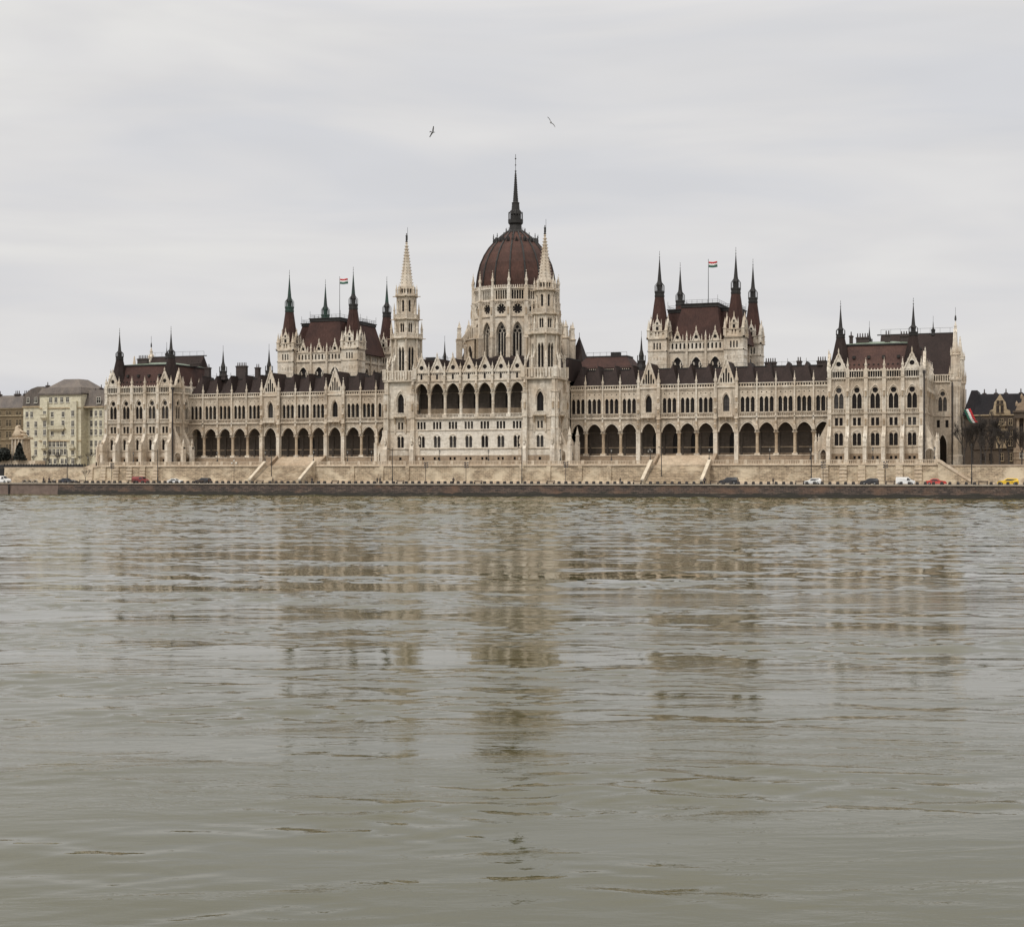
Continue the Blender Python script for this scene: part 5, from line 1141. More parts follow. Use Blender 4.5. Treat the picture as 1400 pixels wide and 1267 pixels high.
# ---------------- people
MAT['cloth'] = plain('dark coat', (.02, .019, .021), .9, 0, .2); MAT['cloth2'] = plain('dark trousers', (.03, .03, .035), .9, 0, .2); MAT['skin'] = plain('skin', (.42, .27, .2), .6, 0, .05); MAT['hair'] = plain('hair', (.03, .022, .016), .8, 0, .1); MAT['pale coat'] = plain('pale scarf', (.5, .47, .43), .9, 0, .1)
def person(x, y, z, face, label, sit=False, stride=.18, bag=False, grp=None):
    r = tag(empty('person', (x, y, z)), label, 'person', grp)
    hip = .5 if sit else .92
    V = {}; v = []; e = []; rad = []
    def add(k, p, rr): V[k] = len(v); v.append(p); rad.append(rr)
    def ed(a, b_): e.append((V[a], V[b_]))
    add('pel', (0, 0, hip), .15); add('ch', (.02, 0, hip + .38), .165); add('nk', (.03, 0, hip + .56), .065); add('hd', (.05, 0, hip + .68), .1); add('ht', (.05, 0, hip + .78), .085)
    for a, b_ in (('pel', 'ch'), ('ch', 'nk'), ('nk', 'hd'), ('hd', 'ht')): ed(a, b_)
    for s_ in (-1, 1):
        k = str(s_); st = stride * s_
        add('h' + k, (0, .1 * s_, hip - .04), .1)
        if sit: add('k' + k, (.42, .12 * s_, hip), .075); add('a' + k, (.45, .12 * s_, .08), .05); add('t' + k, (.62, .12 * s_, .04), .04)
        else: add('k' + k, (.08 + st * .5, .1 * s_, .48), .07); add('a' + k, (st - .02, .1 * s_, .09), .05); add('t' + k, (st + .16, .1 * s_, .04), .04)
        add('s' + k, (.02, .2 * s_, hip + .48), .075); add('e' + k, (-.02 - st * .6, .26 * s_, hip + .2), .055); add('w' + k, (.12 - st, .25 * s_, hip - .03), .038); add('f' + k, (.15 - st, .25 * s_, hip - .13), .03)
        for a, b_ in (('pel', 'h'), ('h', 'k'), ('k', 'a'), ('a', 't')): ed(a if a == 'pel' else a + k, b_ + k)
        ed('ch', 's' + k)
        for a, b_ in (('s', 'e'), ('e', 'w'), ('w', 'f')): ed(a + k, b_ + k)
    me = bpy.data.meshes.new('body'); me.from_pydata(v, e, []); o = bpy.data.objects.new('body', me); col.objects.link(o); o.parent = r; me.materials.append(MAT['skin'])
    sk = o.modifiers.new('s', 'SKIN'); sk.use_smooth_shade = True
    for k, rr in enumerate(rad): me.skin_vertices[0].data[k].radius = (rr, rr)
    me.skin_vertices[0].data[0].use_root = True; o.modifiers.new('u', 'SUBSURF').levels = 1
    def cloth(nm, keys, edges, grow, mt):
        idx = {k: i for i, k in enumerate(keys)}; m2 = bpy.data.meshes.new(nm); m2.from_pydata([v[V[k]] for k in keys], [(idx[a], idx[b_]) for a, b_ in edges], []); q = bpy.data.objects.new(nm, m2); col.objects.link(q); q.parent = r; m2.materials.append(MAT[mt])
        q.modifiers.new('s', 'SKIN')
        for i, k in enumerate(keys): rr = rad[V[k]] + grow; m2.skin_vertices[0].data[i].radius = (rr, rr)
        m2.skin_vertices[0].data[0].use_root = True; q.modifiers.new('u', 'SUBSURF').levels = 1
    cloth('coat', ['pel', 'ch', 'nk', 's1', 'e1', 'w1', 's-1', 'e-1', 'w-1'], [('pel', 'ch'), ('ch', 'nk'), ('ch', 's1'), ('s1', 'e1'), ('e1', 'w1'), ('ch', 's-1'), ('s-1', 'e-1'), ('e-1', 'w-1')], .035, 'cloth')
    cloth('trousers', ['pel', 'h1', 'k1', 'a1', 'h-1', 'k-1', 'a-1'], [('pel', 'h1'), ('h1', 'k1'), ('k1', 'a1'), ('pel', 'h-1'), ('h-1', 'k-1'), ('k-1', 'a-1')], .022, 'cloth2')
    mb = MB(); mb.lathe(.03, 0, [(.1, hip + .68), (.125, hip + .76), (.11, hip + .84), (.05, hip + .89)], 10, 'hair'); q = mb.build('hair', None, (0, 0, 0), True); q.parent = r; q.location = (0, 0, 0)
    r.rotation_euler.z = face
    if bag:
        mb = MB(); mb.hexa((x + .12, x + .5, y - .42, y - .3), (x + .17, x + .45, y - .42, y - .3), z + .45, z + .85, 'pale coat'); mb.tube((x + .31, y - .36, z + .83), (x + .31, y - .36, z + 1.), .02, 'cloth', 4); tag(mb.build('shoulder_bag'), 'pale bag carried by the person walking right of the right white tower', 'bag')
person(-127.6, -20., 3.25, 0, 'person in dark clothes standing at the left quay edge below the yellow house')
person(-125.6, -20., 3.25, 2.5, 'second person in dark clothes beside the motorcycles on the left quay', False, .1)
person(-52., -20., 3.25, .4, 'person in a black coat by the mast at the left river stairway', False, .1)
person(-40., -20., 3.25, 1.2, 'person standing alone below the right side of the left river stairway', False, .06)
person(-20.4, -20., 3.25, 0., 'left one of two people walking side by side before the left white tower')
person(-19.5, -20.1, 3.25, 0., 'right one of two people walking side by side before the left white tower')
person(1.7, -20., 3.25, 1.5, 'small person standing below the middle of the central block', False, .05)
person(47.4, -20., 3.25, 3.14, 'person with a pale bag walking right of the right white tower', False, .25, True)
person(69.1, -20., 3.25, 1.5, 'person standing at the right foot of the right river stairway', False, .05)
person(86.2, -20., 3.25, 0.3, 'person in dark clothes between the black suv-like car and the small white car', False, .12)
# parked motorcycles at the left
def moto(x, label):
    r = tag(empty('parked_motorcycle', (x, -20.4, 3.25)), label, 'motorcycle', 'motorcycles parked on the left quay'); y = -20.4
    for dx in (-.65, .65):
        a = MB()
        for j in range(14): t0, t1 = 2 * math.pi * j / 14, 2 * math.pi * (j + 1) / 14; a.tube((x + dx + .28 * math.cos(t0), y, 3.56 + .28 * math.sin(t0)), (x + dx + .28 * math.cos(t1), y, 3.56 + .28 * math.sin(t1)), .06, 'tyre', 5)
        a.tube((x + dx, y - .05, 3.56), (x + dx, y + .05, 3.56), .12, 'rim', 8); a.build('wheel', r)
    a = MB(); a.hexa((x - .35, x + .35, y - .14, y + .14), (x - .25, x + .3, y - .1, y + .1), 3.5, 4., 'granite'); a.tube((x + .65, y, 3.56), (x + .38, y, 4.25), .04, 'iron', 5); a.tube((x - .65, y, 3.56), (x, y, 3.7), .04, 'iron', 5); a.build('frame', r)
    a = MB(); a.hexa((x - .7, x + .05, y - .13, y + .13), (x - .65, x, y - .1, y + .1), 3.98, 4.12, 'cloth'); a.build('seat', r)
    a = MB(); a.tube((x + .36, y - .32, 4.32), (x + .36, y + .32, 4.32), .03, 'iron', 5); a.box(x + .38, x + .55, y - .1, y + .1, 4.08, 4.3, 'lampw'); a.build('handlebar', r)
for k, (x, t) in enumerate(((-134., 'leftmost of the parked motorcycles under the yellow house'), (-132.2, 'second motorcycle from the left under the yellow house'), (-130.2, 'motorcycle left of the standing person on the left quay'), (-123.9, 'motorcycle right of the two standing people on the left quay'))): moto(x, 'dark motorcycle, ' + t)

# ---------------- flags
def flag_mat(n, c): MAT[n] = plain(n, c, .8, 0, .08)
flag_mat('flag_red', (.5, .03, .035)); flag_mat('flag_white', (.75, .75, .73)); flag_mat('flag_green', (.03, .12, .08))
def flag(x, y, z0, zt, w, h, label, lean=None):
    r = tag(empty('flag', (x, y, z0)), label, 'flag'); a = MB(); a.lathe(x, y, [(.11, z0), (.06, zt)], 6, 'iron'); a.lathe(x, y, [(.02, zt), (.12, zt + .12), (.02, zt + .24)], 6, 'iron'); a.build('flagpole', r)
    n = 12; a = MB(); zt -= .5
    for s_, mt in enumerate(('flag_red', 'flag_white', 'flag_green')):
        for j in range(n):
            def P(jj, ss):
                u = w * jj / n; return (x + .1 + u * .95, y + .28 * math.sin(u * 2.2 + ss * .5) * (jj / n), zt - h * ss / 3 - .18 * math.sin(u * 1.7) * (jj / n) - .06 * u)
            a.poly([P(j, s_), P(j + 1, s_), P(j + 1, s_ + 1), P(j, s_ + 1)], mt)
    o = a.build('flag_cloth', r, None, True); so = o.modifiers.new('s', 'SOLIDIFY'); so.thickness = .03
flag(-57.34, 32, 53.45, 66.6, 2.8, 1.6, 'red white and green flag flying over the roof of the left assembly hall')
flag(58.33, 32, 53.45, 66.4, 2.6, 1.6, 'red white and green flag flying over the roof of the right assembly hall')

# ---------------- neighbouring houses
MAT['yellow'] = stone('pale yellow plaster', (.70, .66, .51), (.60, .56, .43), (.38, .34, .26), .35)
MAT['ochre'] = stone('ochre plaster', (.21, .16, .095), (.165, .125, .075), (.12, .09, .06), .4)
MAT['trim_ochre'] = plain('ochre trim', (.30, .24, .155), .9)
MAT['slate'] = tiles('grey slate roof', (.17, .145, .125), (.11, .098, .092)); MAT['slate_dark'] = tiles('black slate roof', (.022, .019, .021), (.016, .015, .017))
MAT['brown'] = stone('dark brown plaster', (.115, .085, .06), (.085, .064, .047), (.05, .04, .03), .5)
MAT['cream'] = stone('cream dormer plaster', (.50, .40, .26), (.40, .31, .20), (.25, .19, .13), .4)
MAT['winframe'] = plain('white window frame', (.55, .53, .47), .7)
def hwin(parent, fr, c, zb, w, h, name='window', frame='winframe', dep=.25):
    key = ('h', w, h, frame)
    if key not in GL:
        mb = MB(); mb.box(-w / 2, w / 2, -.02, .04, 0, h, 'glass')
        for a0, a1, z0, z1 in ((-w / 2 - .1, -w / 2, -.1, h + .1), (w / 2, w / 2 + .1, -.1, h + .1), (-w / 2, w / 2, -.12, 0), (-w / 2, w / 2, h, h + .12), (-.05, .05, 0, h), (-w / 2, -.05, h * .62, h * .62 + .08), (.05, w / 2, h * .62, h * .62 + .08)): mb.box(a0, a1, -.1, .04, z0, z1, frame)
        mb.box(-w / 2 - .2, w / 2 + .2, -.25, .03, -.24, -.12, frame)
        me = bpy.data.meshes.new(name); me.from_pydata(mb.v, [], mb.f)
        for k in mb.mats: me.materials.append(MAT[k])
        me.polygons.foreach_set('material_index', mb.mi); me.update(); GL[key] = me
    o = bpy.data.objects.new(name, GL[key]); link(o, parent, MBpt(fr, c, 0, zb)); o.rotation_euler.z = fr[2]; return o
def balcony(parent, fr, c, z, w, m='yellow'):
    mb = MB(fr); mb.box(c - w / 2, c + w / 2, -1.1, 0, z - .2, z, m); mb.hexa((c - w / 3, c + w / 3, -.4, 0), (c - w / 2.2, c + w / 2.2, -1., 0), z - .9, z - .2, m); balusters(mb, c - w / 2, c + w / 2, -1., z, z + .95, m, .3, .1); mb.build('balcony', parent)
# pale yellow apartment house
Y1 = 14.
H1 = tag(empty('yellow_apartment_house', (-147, Y1, 8.1)), 'pale yellow apartment house with grey mansard roof left of the parliament', 'building')
mb = MB(); mb.box(-162, -154.5, Y1 + 1.5, 30, 8.1, 27.6, 'yellow'); mb.box(-154.6, -139, Y1, 30, 8.1, 31.3, 'yellow'); mb.box(-139, -135.6, Y1 + 3.5, 30, 8.1, 27., 'yellow'); mb.box(-135.7, -131.5, Y1 + 1.5, 30, 8.1, 27., 'yellow'); mb.box(-131.6, -118, Y1 + 4, 30, 8.1, 28., 'brown')
mb.box(-153, -151.2, Y1 - .8, Y1 + .2, 11, 29., 'yellow'); mb.box(-142.6, -140.2, Y1 - .8, Y1 + .2, 11, 29, 'yellow')
for z in (16.3, 26.7): mb.box(-154.8, -138.8, Y1 - .3, Y1, z, z + .35, 'cream')
for z in (27.3,): mb.box(-162.2, -154.5, Y1 + 1.1, Y1 + 1.5, z, z + .4, 'cream'); mb.box(-139, -131.4, Y1 + 1.1, Y1 + 1.5, z - .4, z, 'cream')
mb.box(-155, -138.6, Y1 - .5, Y1 + .5, 31., 31.5, 'slate'); mb.build('wall', H1)
rf = MB(); rf.hexa((-155., -138.5, Y1 - .5, 30), (-154, -139.5, Y1 + .6, 29), 31.5, 33.4, 'slate'); rf.hexa((-152.5, -139.8, Y1 + 1, 28), (-149, -143.5, Y1 + 5, 24), 33.4, 36.3, 'slate')
rf.prism([(-162.2, 27.6), (-162, 30), (-161, 31.8), (-159, 33.2), (-156.5, 33.9), (-154.2, 33.9), (-154.2, 27.6)], Y1 + 1.3, 30, 'slate'); rf.hexa((-139, -131.3, Y1 + 1.5, 30), (-139, -132, Y1 + 4, 28), 27., 32.6, 'slate'); rf.hexa((-132, -118, Y1 + 4, 30), (-131, -119, Y1 + 8, 26), 28, 33.6, 'slate'); rf.build('roof', H1)
for x, z, w in ((-156, 33.8, .9), (-150.5, 33.9, .6), (-135.6, 32.6, .8), (-133, 32.6, .8), (-137.8, 31.5, .7), (-128, 33.5, 3.)): chimney(H1, x, Y1 + 6, z - 1, z + 1.3, w, True, .8)
f1 = (0, Y1, 0); f2 = (0, Y1 + 1.5, 0)
for z in (9.5, 12.3, 14.4 + 2.1, 19.3, 22.2, 25.): 
    zz = {9.5: 9.3, 12.3: 12.2, 16.5: 14.6}.get(z, z)
for z, h, cs in ((9.3, 1.4, (-150.5, -148.7, -146, -144.5)), (12.1, 1.7, (-150.6, -149.2, -147.7, -146.3, -144.9)), (14.6, 1.7, (-150.6, -149.2, -147.7, -146.3, -144.9)), (18.3, 1.7, (-149.8, -145.7)), (20.9, 1.9, (-149.8, -145.7)), (24.1, 1.5, (-149.8, -145.7)), (28.7, 1.5, (-150.4, -148.4, -146.2, -144.))):
    for c in cs: hwin(H1, f1, c, z, .95, h)
for c in (-152.1, -141.5):
    for z in (9.2, 12., 14.7, 18.3, 21., 24.2): hwin(H1, (0, Y1 - .8, 0), c, z, .9, 1.7)
for z in (12, 14.7, 18.3, 21, 24.2):
    for c in (-160.6, -158.8) if z in (24.2,) else (-160.2, -157.2): hwin(H1, f2, c, z, .9, 1.7)
    for c in (-134.5, -132.7): hwin(H1, f2, c, z, .8, 1.7)
    hwin(H1, (0, Y1 + 3.5, 0), -137.3, z, 1.3, 1.8)
    for c in (-152.1,): pass
for c in (-160, -157): hwin(H1, (0, Y1 + 1.25, 0), c, 28.8, 1., 1.6)
hwin(H1, (0, Y1 + 1.6, 0), -133.5, 28.3, 1.3, 1.8)
for fr, c, z, w in ((f1, -147.7, 20.4, 6.), ((0, Y1 - .8, 0), -152.1, 24., 2.6), ((0, Y1 - .8, 0), -152.1, 14.3, 2.), ((0, Y1 - .8, 0), -141.5, 14.3, 2.)): balcony(H1, fr, c, z, w)
# ochre house, far left
H2 = tag(empty('ochre_apartment_house', (-172, 18, 8.1)), 'brown ochre house with arched windows and grey roof at the far left edge', 'building')
mb = MB(); mb.box(-200, -162.6, 17, 34, 8.1, 27.2, 'ochre')
for z in (12.5, 17., 20.5, 24.6, 27.): mb.box(-200.2, -162.6, 16.7, 17, z, z + .3, 'trim_ochre')
mb.build('wall', H2); rf = MB(); rf.hexa((-200, -162.3, 16.6, 34), (-199, -163, 21, 30), 27.3, 31.6, 'slate'); rf.build('roof', H2)
for x in (-168.5, -165, -176): chimney(H2, x, 21, 31.4, 32.6, 2., True, .8)
for k in range(9):
    for q in (-.6, .6):
        c = -165. - 3.9 * k + q
        for z, h in ((9.3, 2.), (13.6, 2.), (17.8, 1.9), (21.4, 2.1), (25.1, 1.2)): hwin(H2, (0, 17, 0), c, z, .8, h, 'window', 'trim_ochre')
# dark apartment house right
H3 = tag(empty('dark_apartment_house', (135, 22, 8.1)), 'dark brown corner house with black roof and pale gabled dormer right of the parliament', 'building')
fr3 = (0, 20, 0)
mb = MB(); mb.box(131., 148, 20, 40, 8.1, 21.2, 'brown'); mb.box(128.4, 131.01, 21.5, 40, 8.1, 20.8, 'brown')
for z in (12.2, 17.3, 20.9): mb.box(130.8, 148.2, 19.7, 20, z, z + .3, 'cream' if z > 20 else 'brown')
mb.build('wall', H3)
rf = MB(); rf.hexa((130.9, 148.3, 19.9, 40), (132.2, 147, 23.5, 36), 21.2, 26.7, 'slate_dark'); rf.hexa((128.2, 133.5, 20.6, 40), (130.3, 131.8, 23, 36), 21.1, 27.7, 'slate_dark'); rf.build('roof', H3)
for x in (133.4, 136.3, 138.8, 142.5, 145): chimney(H3, x, 26, 26.3, 27.6, .8, False, .8)
mb = MB(fr3); mb.prism([(134.9, 21.2), (140.2, 21.2), (140., 22.2), (139.2, 22.6), (138.9, 24.4), (138.5, 24.9), (137.55, 26.5), (136.6, 24.9), (136.2, 24.4), (135.9, 22.6), (135.1, 22.2)], -.35, 2.5, 'cream'); dm = mb.build('gabled_dormer', H3)
for c, z, h in ((137.0, 21.8, 1.6), (138.1, 21.8, 1.6), (137.1, 24., .7), (138., 24., .7)): hwin(dm, (0, 19.65, 0), c, z, .55, h, 'window', 'brown')
for c in (133.4, 135.3, 138., 140.1, 142.4, 144.5, 146.6):
    for z, h in ((9.3, 1.8), (13.2, 1.7), (15.6, 1.5), (18.5, 1.5)): hwin(H3, fr3, c, z, .8, h, 'window', 'cream' if c > 137 else 'brown')
balcony(H3, fr3, 138., 15.4, 2.4, 'cream'); balcony(H3, fr3, 138, 18.4, 2.2, 'cream')
mb = MB(fr3); mb.box(136.6, 139.4, -.5, 0, 12.5, 17.6, 'cream'); mb.build('bay_window', H3)
# far right columned building
H4 = tag(empty('columned_palace', (150, 12, 8.1)), 'grey stone palace with tall columns and stepped gable at the right edge', 'building')
mb = MB(); mb.box(141.6, 190, 12.8, 40, 8.1, 21.3, 'brown'); mb.box(141.2, 190, 11.4, 12.8, 8.1, 12.4, 'plinth'); mb.box(141.2, 190, 11.2, 12.8, 19.9, 21.3, 'brown'); mb.box(141, 190, 10.9, 13, 21.3, 21.8, 'brown')
for z in (9.6, 11.3): mb.box(141.1, 190, 11.2, 11.4, z, z + .3, 'stone_tan')
mb.build('wall', H4)
for k in range(10):
    x = 142.2 + 1.75 * k; a = MB(); a.lathe(x, 12., [(.5, 12.4), (.4, 12.8), (.36, 19.3), (.5, 19.9)], 10, 'plinth'); a.build('column', H4)
    for z in (9.95, 13.5, 16.5): hwin(H4, (0, 12.8 if z > 12 else 11.4, 0), x + .87, z, .7, 1.3 if z < 12 else 2., 'window', 'winframe' if z < 12 else 'brown')
mb = MB(); mb.prism([(141.6, 21.8), (152, 21.8), (151.4, 23.6), (150.6, 23.9), (150.2, 25.6), (149.4, 25.8), (149., 27), (145, 27), (144.4, 26.8), (144.2, 25.6), (143.3, 25.4), (143., 23.9), (142.2, 23.6)], 12, 15, 'plinth')
for x, z in ((141.9, 23.4), (143.1, 25.2), (144.5, 26.7)): mb.lathe(x, 12.4, [(.3, z - .4), (.35, z + .2), (.15, z + .7), (.02, z + .9)], 8, 'plinth')
mb.build('stepped_gable', H4)
# hanging flag on the dark house
r = tag(empty('flag', (131., 19.5, 18.6)), 'red white and green flag hanging from a slanting pole on the dark corner house', 'flag')
a = MB(); a.tube((131.4, 20.1, 18.8), (128.4, 16.8, 23.), .07, 'iron', 5); 
a.build('flagpole', r); a = MB()
for s_, mt in enumerate(('flag_green', 'flag_white', 'flag_red')):
    n = 8
    for j in range(n):
        def P(jj, ss): t = jj / n; bx, bz = 129.0 + .58 * ss, 22.4 - .15 * ss + .25 * ss; return (bx - .35 + 1.9 * t ** 1.2 + .08 * math.sin(6 * t), 17.2 + .18 * math.sin(7 * t + ss), bz - 3.6 * t)
        a.poly([P(j, s_), P(j + 1, s_), P(j + 1, s_ + 1), P(j, s_ + 1)], mt)
o = a.build('flag_cloth', r, None, True); o.modifiers.new('s', 'SOLIDIFY').thickness = .03
# ---------------- monument at the left with bushes
M1 = tag(empty('stone_monument', (-150.5, -2, 8.1)), 'pale stone monument with a reclining figure on a tall pedestal at the left', 'monument')
mb = MB(); mb.box(-152.4, -146.6, -4, 0, 8.9, 10.2, 'stone_tan'); mb.hexa((-152., -146.9, -3.6, -.3), (-151.7, -147.2, -3.4, -.5), 10.2, 16.6, 'stone_tan'); mb.box(-152.4, -146.5, -3.9, 0, 16.6, 17.2, 'stone_tan')
for k in range(4): mb.box(-151.6 + 1.2 * k, -151.2 + 1.2 * k, -3.75, -3.5, 10.2, 16.6, 'stone')
mb.box(-155.2, -142.3, -4.6, .4, 8.1, 10., 'pale'); mb.build('pedestal', M1)
mb = MB(); mb.lathe(-150.6, -2, [(1.5, 17.2), (1.7, 18.), (1.2, 18.9), (.9, 19.6), (.75, 20.4), (.3, 20.9)], 12, 'stone_tan'); mb.tube((-150.6, -2, 19.6), (-147.6, -2, 18.4), .5, 'stone_tan', 8, .3); mb.tube((-150.4, -2, 18.2), (-147., -2.2, 17.7), .5, 'stone_tan', 8, .3); mb.lathe(-149.9, -2.2, [(.1, 20.2), (.42, 20.5), (.3, 20.95)], 8, 'stone_tan')
mb.build('reclining_figure', M1, None, True)
# ---------------- vegetation
MAT['evergreen'] = plain('dark evergreen leaves', (.014, .017, .012), .8, 0, .5, 1.5); MAT['bark'] = plain('bare grey brown bark', (.05, .042, .036), .95, 0, .3, 2.)
rnd = random.Random(3)
def bush(x, y, z, rx, rz, label, cone=False, n=900):
    r = tag(empty('evergreen_bush', (x, y, z)), label, 'bush'); a = MB(); a.tube((x, y, z), (x, y, z + rz), .15, 'bark', 5); a.build('trunk', r); a = MB()
    for k in range(n):
        t = rnd.random(); th = rnd.uniform(0, 2 * math.pi); hh = z + .3 + t * rz * (1.95)
        prof = (1 - t) ** .75 if cone else math.sqrt(max(0, 1 - (2 * t - .9) ** 2 / 1.21))
        rr = rx * prof * rnd.uniform(.55, 1.06) * (1 + .12 * math.sin(3 * th + 5 * t)); cx, cy = x + rr * math.cos(th), y + rr * math.sin(th); s_ = rnd.uniform(.18, .4)
        d = Vector((rnd.gauss(0, 1), rnd.gauss(0, 1), rnd.gauss(0, 1))).normalized(); u = d.orthogonal().normalized() * s_; w = d.cross(u)
        c = Vector((cx, cy, hh)); a.poly([tuple(c + u), tuple(c + w), tuple(c - u), tuple(c - w)], 'evergreen')
    a.build('crown', r)
bush(-152.9, -5.8, 9.9, 2.1, 1.9, 'round dark evergreen bush in front of the monument, left of its pedestal'); bush(-147.2, -5.6, 9.9, 1.9, 2.7, 'pointed dark evergreen bush in front of the monument, right of its pedestal', True); bush(-154.9, -5.8, 9.6, 1.3, 1.5, 'smaller dark evergreen bush at the far left of the monument wall', False, 500)
TM = {}
def tree_mesh(seed, h, spread, depth=6, thick=.16):
    rr = random.Random(seed); mb = MB(); tr = MB()
    def grow(p, d, L, r_, lv):
        q = p + d * L; (tr if lv >= depth - 1 else mb).tube(tuple(p), tuple(q), r_, 'bark', 5 if lv > 3 else 3, r_ * .72)
        if lv <= 0: return
        for k in range(3 if lv > 1 else 4):
            ax = Vector((rr.gauss(0, 1), rr.gauss(0, 1), rr.gauss(0, .55))).normalized(); nd = (d + ax * spread * rr.uniform(.6, 1.15) + Vector((0, 0, .12))).normalized()
            grow(p + d * L * rr.uniform(.6, 1.), nd, L * rr.uniform(.62, .85), r_ * .62, lv - 1)
    grow(Vector((0, 0, 0)), Vector((0, 0, 1)), h * .25, thick, depth)
    return tr, mb
def tree(x, y, z, kind, label, sc=1., grp=None):
    r = tag(empty('bare_tree', (x, y, z)), label, 'tree', grp)
    if kind not in TM:
        sd, h, sp, dp, th = kind; a, b_ = tree_mesh(sd, h, sp, dp, th); TM[kind] = []
        for q, n in ((a, 'trunk'), (b_, 'crown')): o = q.build(n, None, (0, 0, 0)); TM[kind].append((n, o.data)); bpy.data.objects.remove(o)
    for n, me in TM[kind]: link(bpy.data.objects.new(n, me), r, (x, y, z))
    r.scale = (sc,) * 3; r.rotation_euler.z = rnd.uniform(0, 6)
A_, B_, C_ = (11, 11.5, .5, 7, .2), (5, 10.5, .46, 7, .17), (8, 6.5, .4, 5, .09)
RT = ['leftmost bare tree beside the stone end tower', 'bare tree before the left corner of the dark house', 'tall bare tree under the black roof left of the dormer', 'bare tree below the pale gabled dormer', 'bare tree right of the dormer of the dark house', 'bare tree between dark house and columned palace', 'bare tree at the right edge before the palace', 'small bare tree low in front of the dark house']
for (x, k, s_, yy), t in zip(((129.8, B_, .95, 3), (131.6, A_, .95, 6), (133.7, A_, 1.05, 4), (136., B_, 1.15, 7), (138.2, A_, .85, 3), (140.3, B_, .85, 5), (143.4, B_, .8, 4), (134.9, B_, .7, 1)), RT): tree(x, yy, 8.1, k, t, s_ * 1.42, 'bare trees before the dark house')
for (x, s_, yy), t in zip(((-149.2, .6, -6.8), (-147.9, .8, 2), (-144., .7, 3), (-141.5, 1.15, 1), (-139.3, .95, 3), (-137.5, .9, 0), (-134.8, .7, 2), (-131.5, .8, 3), (-127.5, .95, 2)), ('thin young tree beside the pointed bush', 'young bare tree right of the monument', 'low bare tree under the yellow house balconies', 'tallest young bare tree before the yellow house', 'young bare tree before the right corner of the yellow house', 'slim bare tree near the second mast', 'small bare tree before the recessed right wing of the yellow house', 'bare tree before the narrow right wing of the yellow house', 'bare tree just left of the left corner pavilion')): tree(x, yy, 8.1, C_, t, s_, 'young bare trees before the yellow house')
tree(-118.8, -12., 3.36, C_, 'thin bare tree standing on the pavement left of the left corner pavilion', .85)
# hedge strip
# ---------------- gulls
MAT['gull'] = plain('gull grey', (.22, .22, .23), .8, 0, .1); MAT['gullw'] = plain('gull pale grey', (.5, .5, .51), .8, 0, .1)
def gull(x, y, z, yaw, roll, label, m, sp=.75):
    r = tag(empty('seagull', (x, y, z)), label, 'bird')
    def reg(mb, nm): o = mb.build(nm, None, (0, 0, 0), True); o.parent = r; o.location = (0, 0, 0)
    a = MB(); n = 8; prev = None; prof = [(-.3, .01, .0), (-.22, .05, 0), (-.05, .085, 0), (.1, .075, .01), (.18, .05, .03), (.24, .045, .04), (.29, .015, .03), (.34, .008, .02)]
    rings = []
    for u, rr, zz in prof: rings.append([a.p(u, rr * math.cos(2 * math.pi * k / n), zz + rr * math.sin(2 * math.pi * k / n)) for k in range(n)])
    mi = a.m(m)
    for A, B in zip(rings, rings[1:]):
        for k in range(n): a.f.append([A[k], A[(k + 1) % n], B[(k + 1) % n], B[k]]); a.mi.append(mi)
    # wings and tail grow out of the same body mesh
    for s_ in (-1, 1):
        W = [(0.1, -.1, .05, .03), (.08, -.1, .28, .13), (.02, -.12, .52, .14), (-.1, -.2, sp, .06)]
        for (f0, b0, y0, z0), (f1, b1, y1, z1) in zip(W, W[1:]):
            q = [(f0, s_ * y0, z0), (b0, s_ * y0, z0), (b1, s_ * y1, z1), (f1, s_ * y1, z1)]; a.poly([(u, v_, w_ + .02) for u, v_, w_ in q], m); a.poly([(u, v_, w_ - .015) for u, v_, w_ in q], m)
    a.poly([(-.25, -.03, 0), (-.42, -.1, 0), (-.44, .1, 0), (-.25, .03, 0)], m); a.poly([(-.25, -.03, .015), (-.42, -.1, .015), (-.44, .1, .015), (-.25, .03, .015)], m)
    reg(a, 'body'); r.rotation_euler = (roll, 0, yaw); r.scale = (1.05,) * 3
gull(78.36, -215, 49.32, R(52), R(-50), 'dark gull gliding with raised wings high left of the dome spire', 'gull'); gull(94.24, -215, 49.29, R(120), R(52), 'pale gull with spread wings high right of the dome spire', 'gullw')

# ================================================================== WATER
w, nt, b = new_mat('river water')
g = N(nt, 'ShaderNodeNewGeometry'); L = nt.links
def wav(sx, sy, scale, det, rough, rot=0., dist=0., typ='FBM'):
    m0 = N(nt, 'ShaderNodeMapping'); m0.inputs['Rotation'].default_value = (0, 0, rot); L.new(g.outputs['Position'], m0.inputs['Vector'])
    mp = N(nt, 'ShaderNodeMapping'); mp.inputs['Scale'].default_value = (sx, sy, 1); L.new(m0.outputs[0], mp.inputs['Vector'])
    n = N(nt, 'ShaderNodeTexNoise'); n.noise_type = typ; n.inputs['Scale'].default_value = scale; n.inputs['Detail'].default_value = det; n.inputs['Roughness'].default_value = rough; n.inputs['Distortion'].default_value = dist; L.new(mp.outputs[0], n.inputs['Vector']); return n.outputs['Fac']
def mul(a, f):
    m_ = N(nt, 'ShaderNodeMath', operation='MULTIPLY'); L.new(a, m_.inputs[0])
    if isinstance(f, (int, float)): m_.inputs[1].default_value = f
    else: L.new(f, m_.inputs[1])
    return m_.outputs[0]
def add(a, c):
    m_ = N(nt, 'ShaderNodeMath', operation='ADD'); L.new(a, m_.inputs[0]); L.new(c, m_.inputs[1]); return m_.outputs[0]
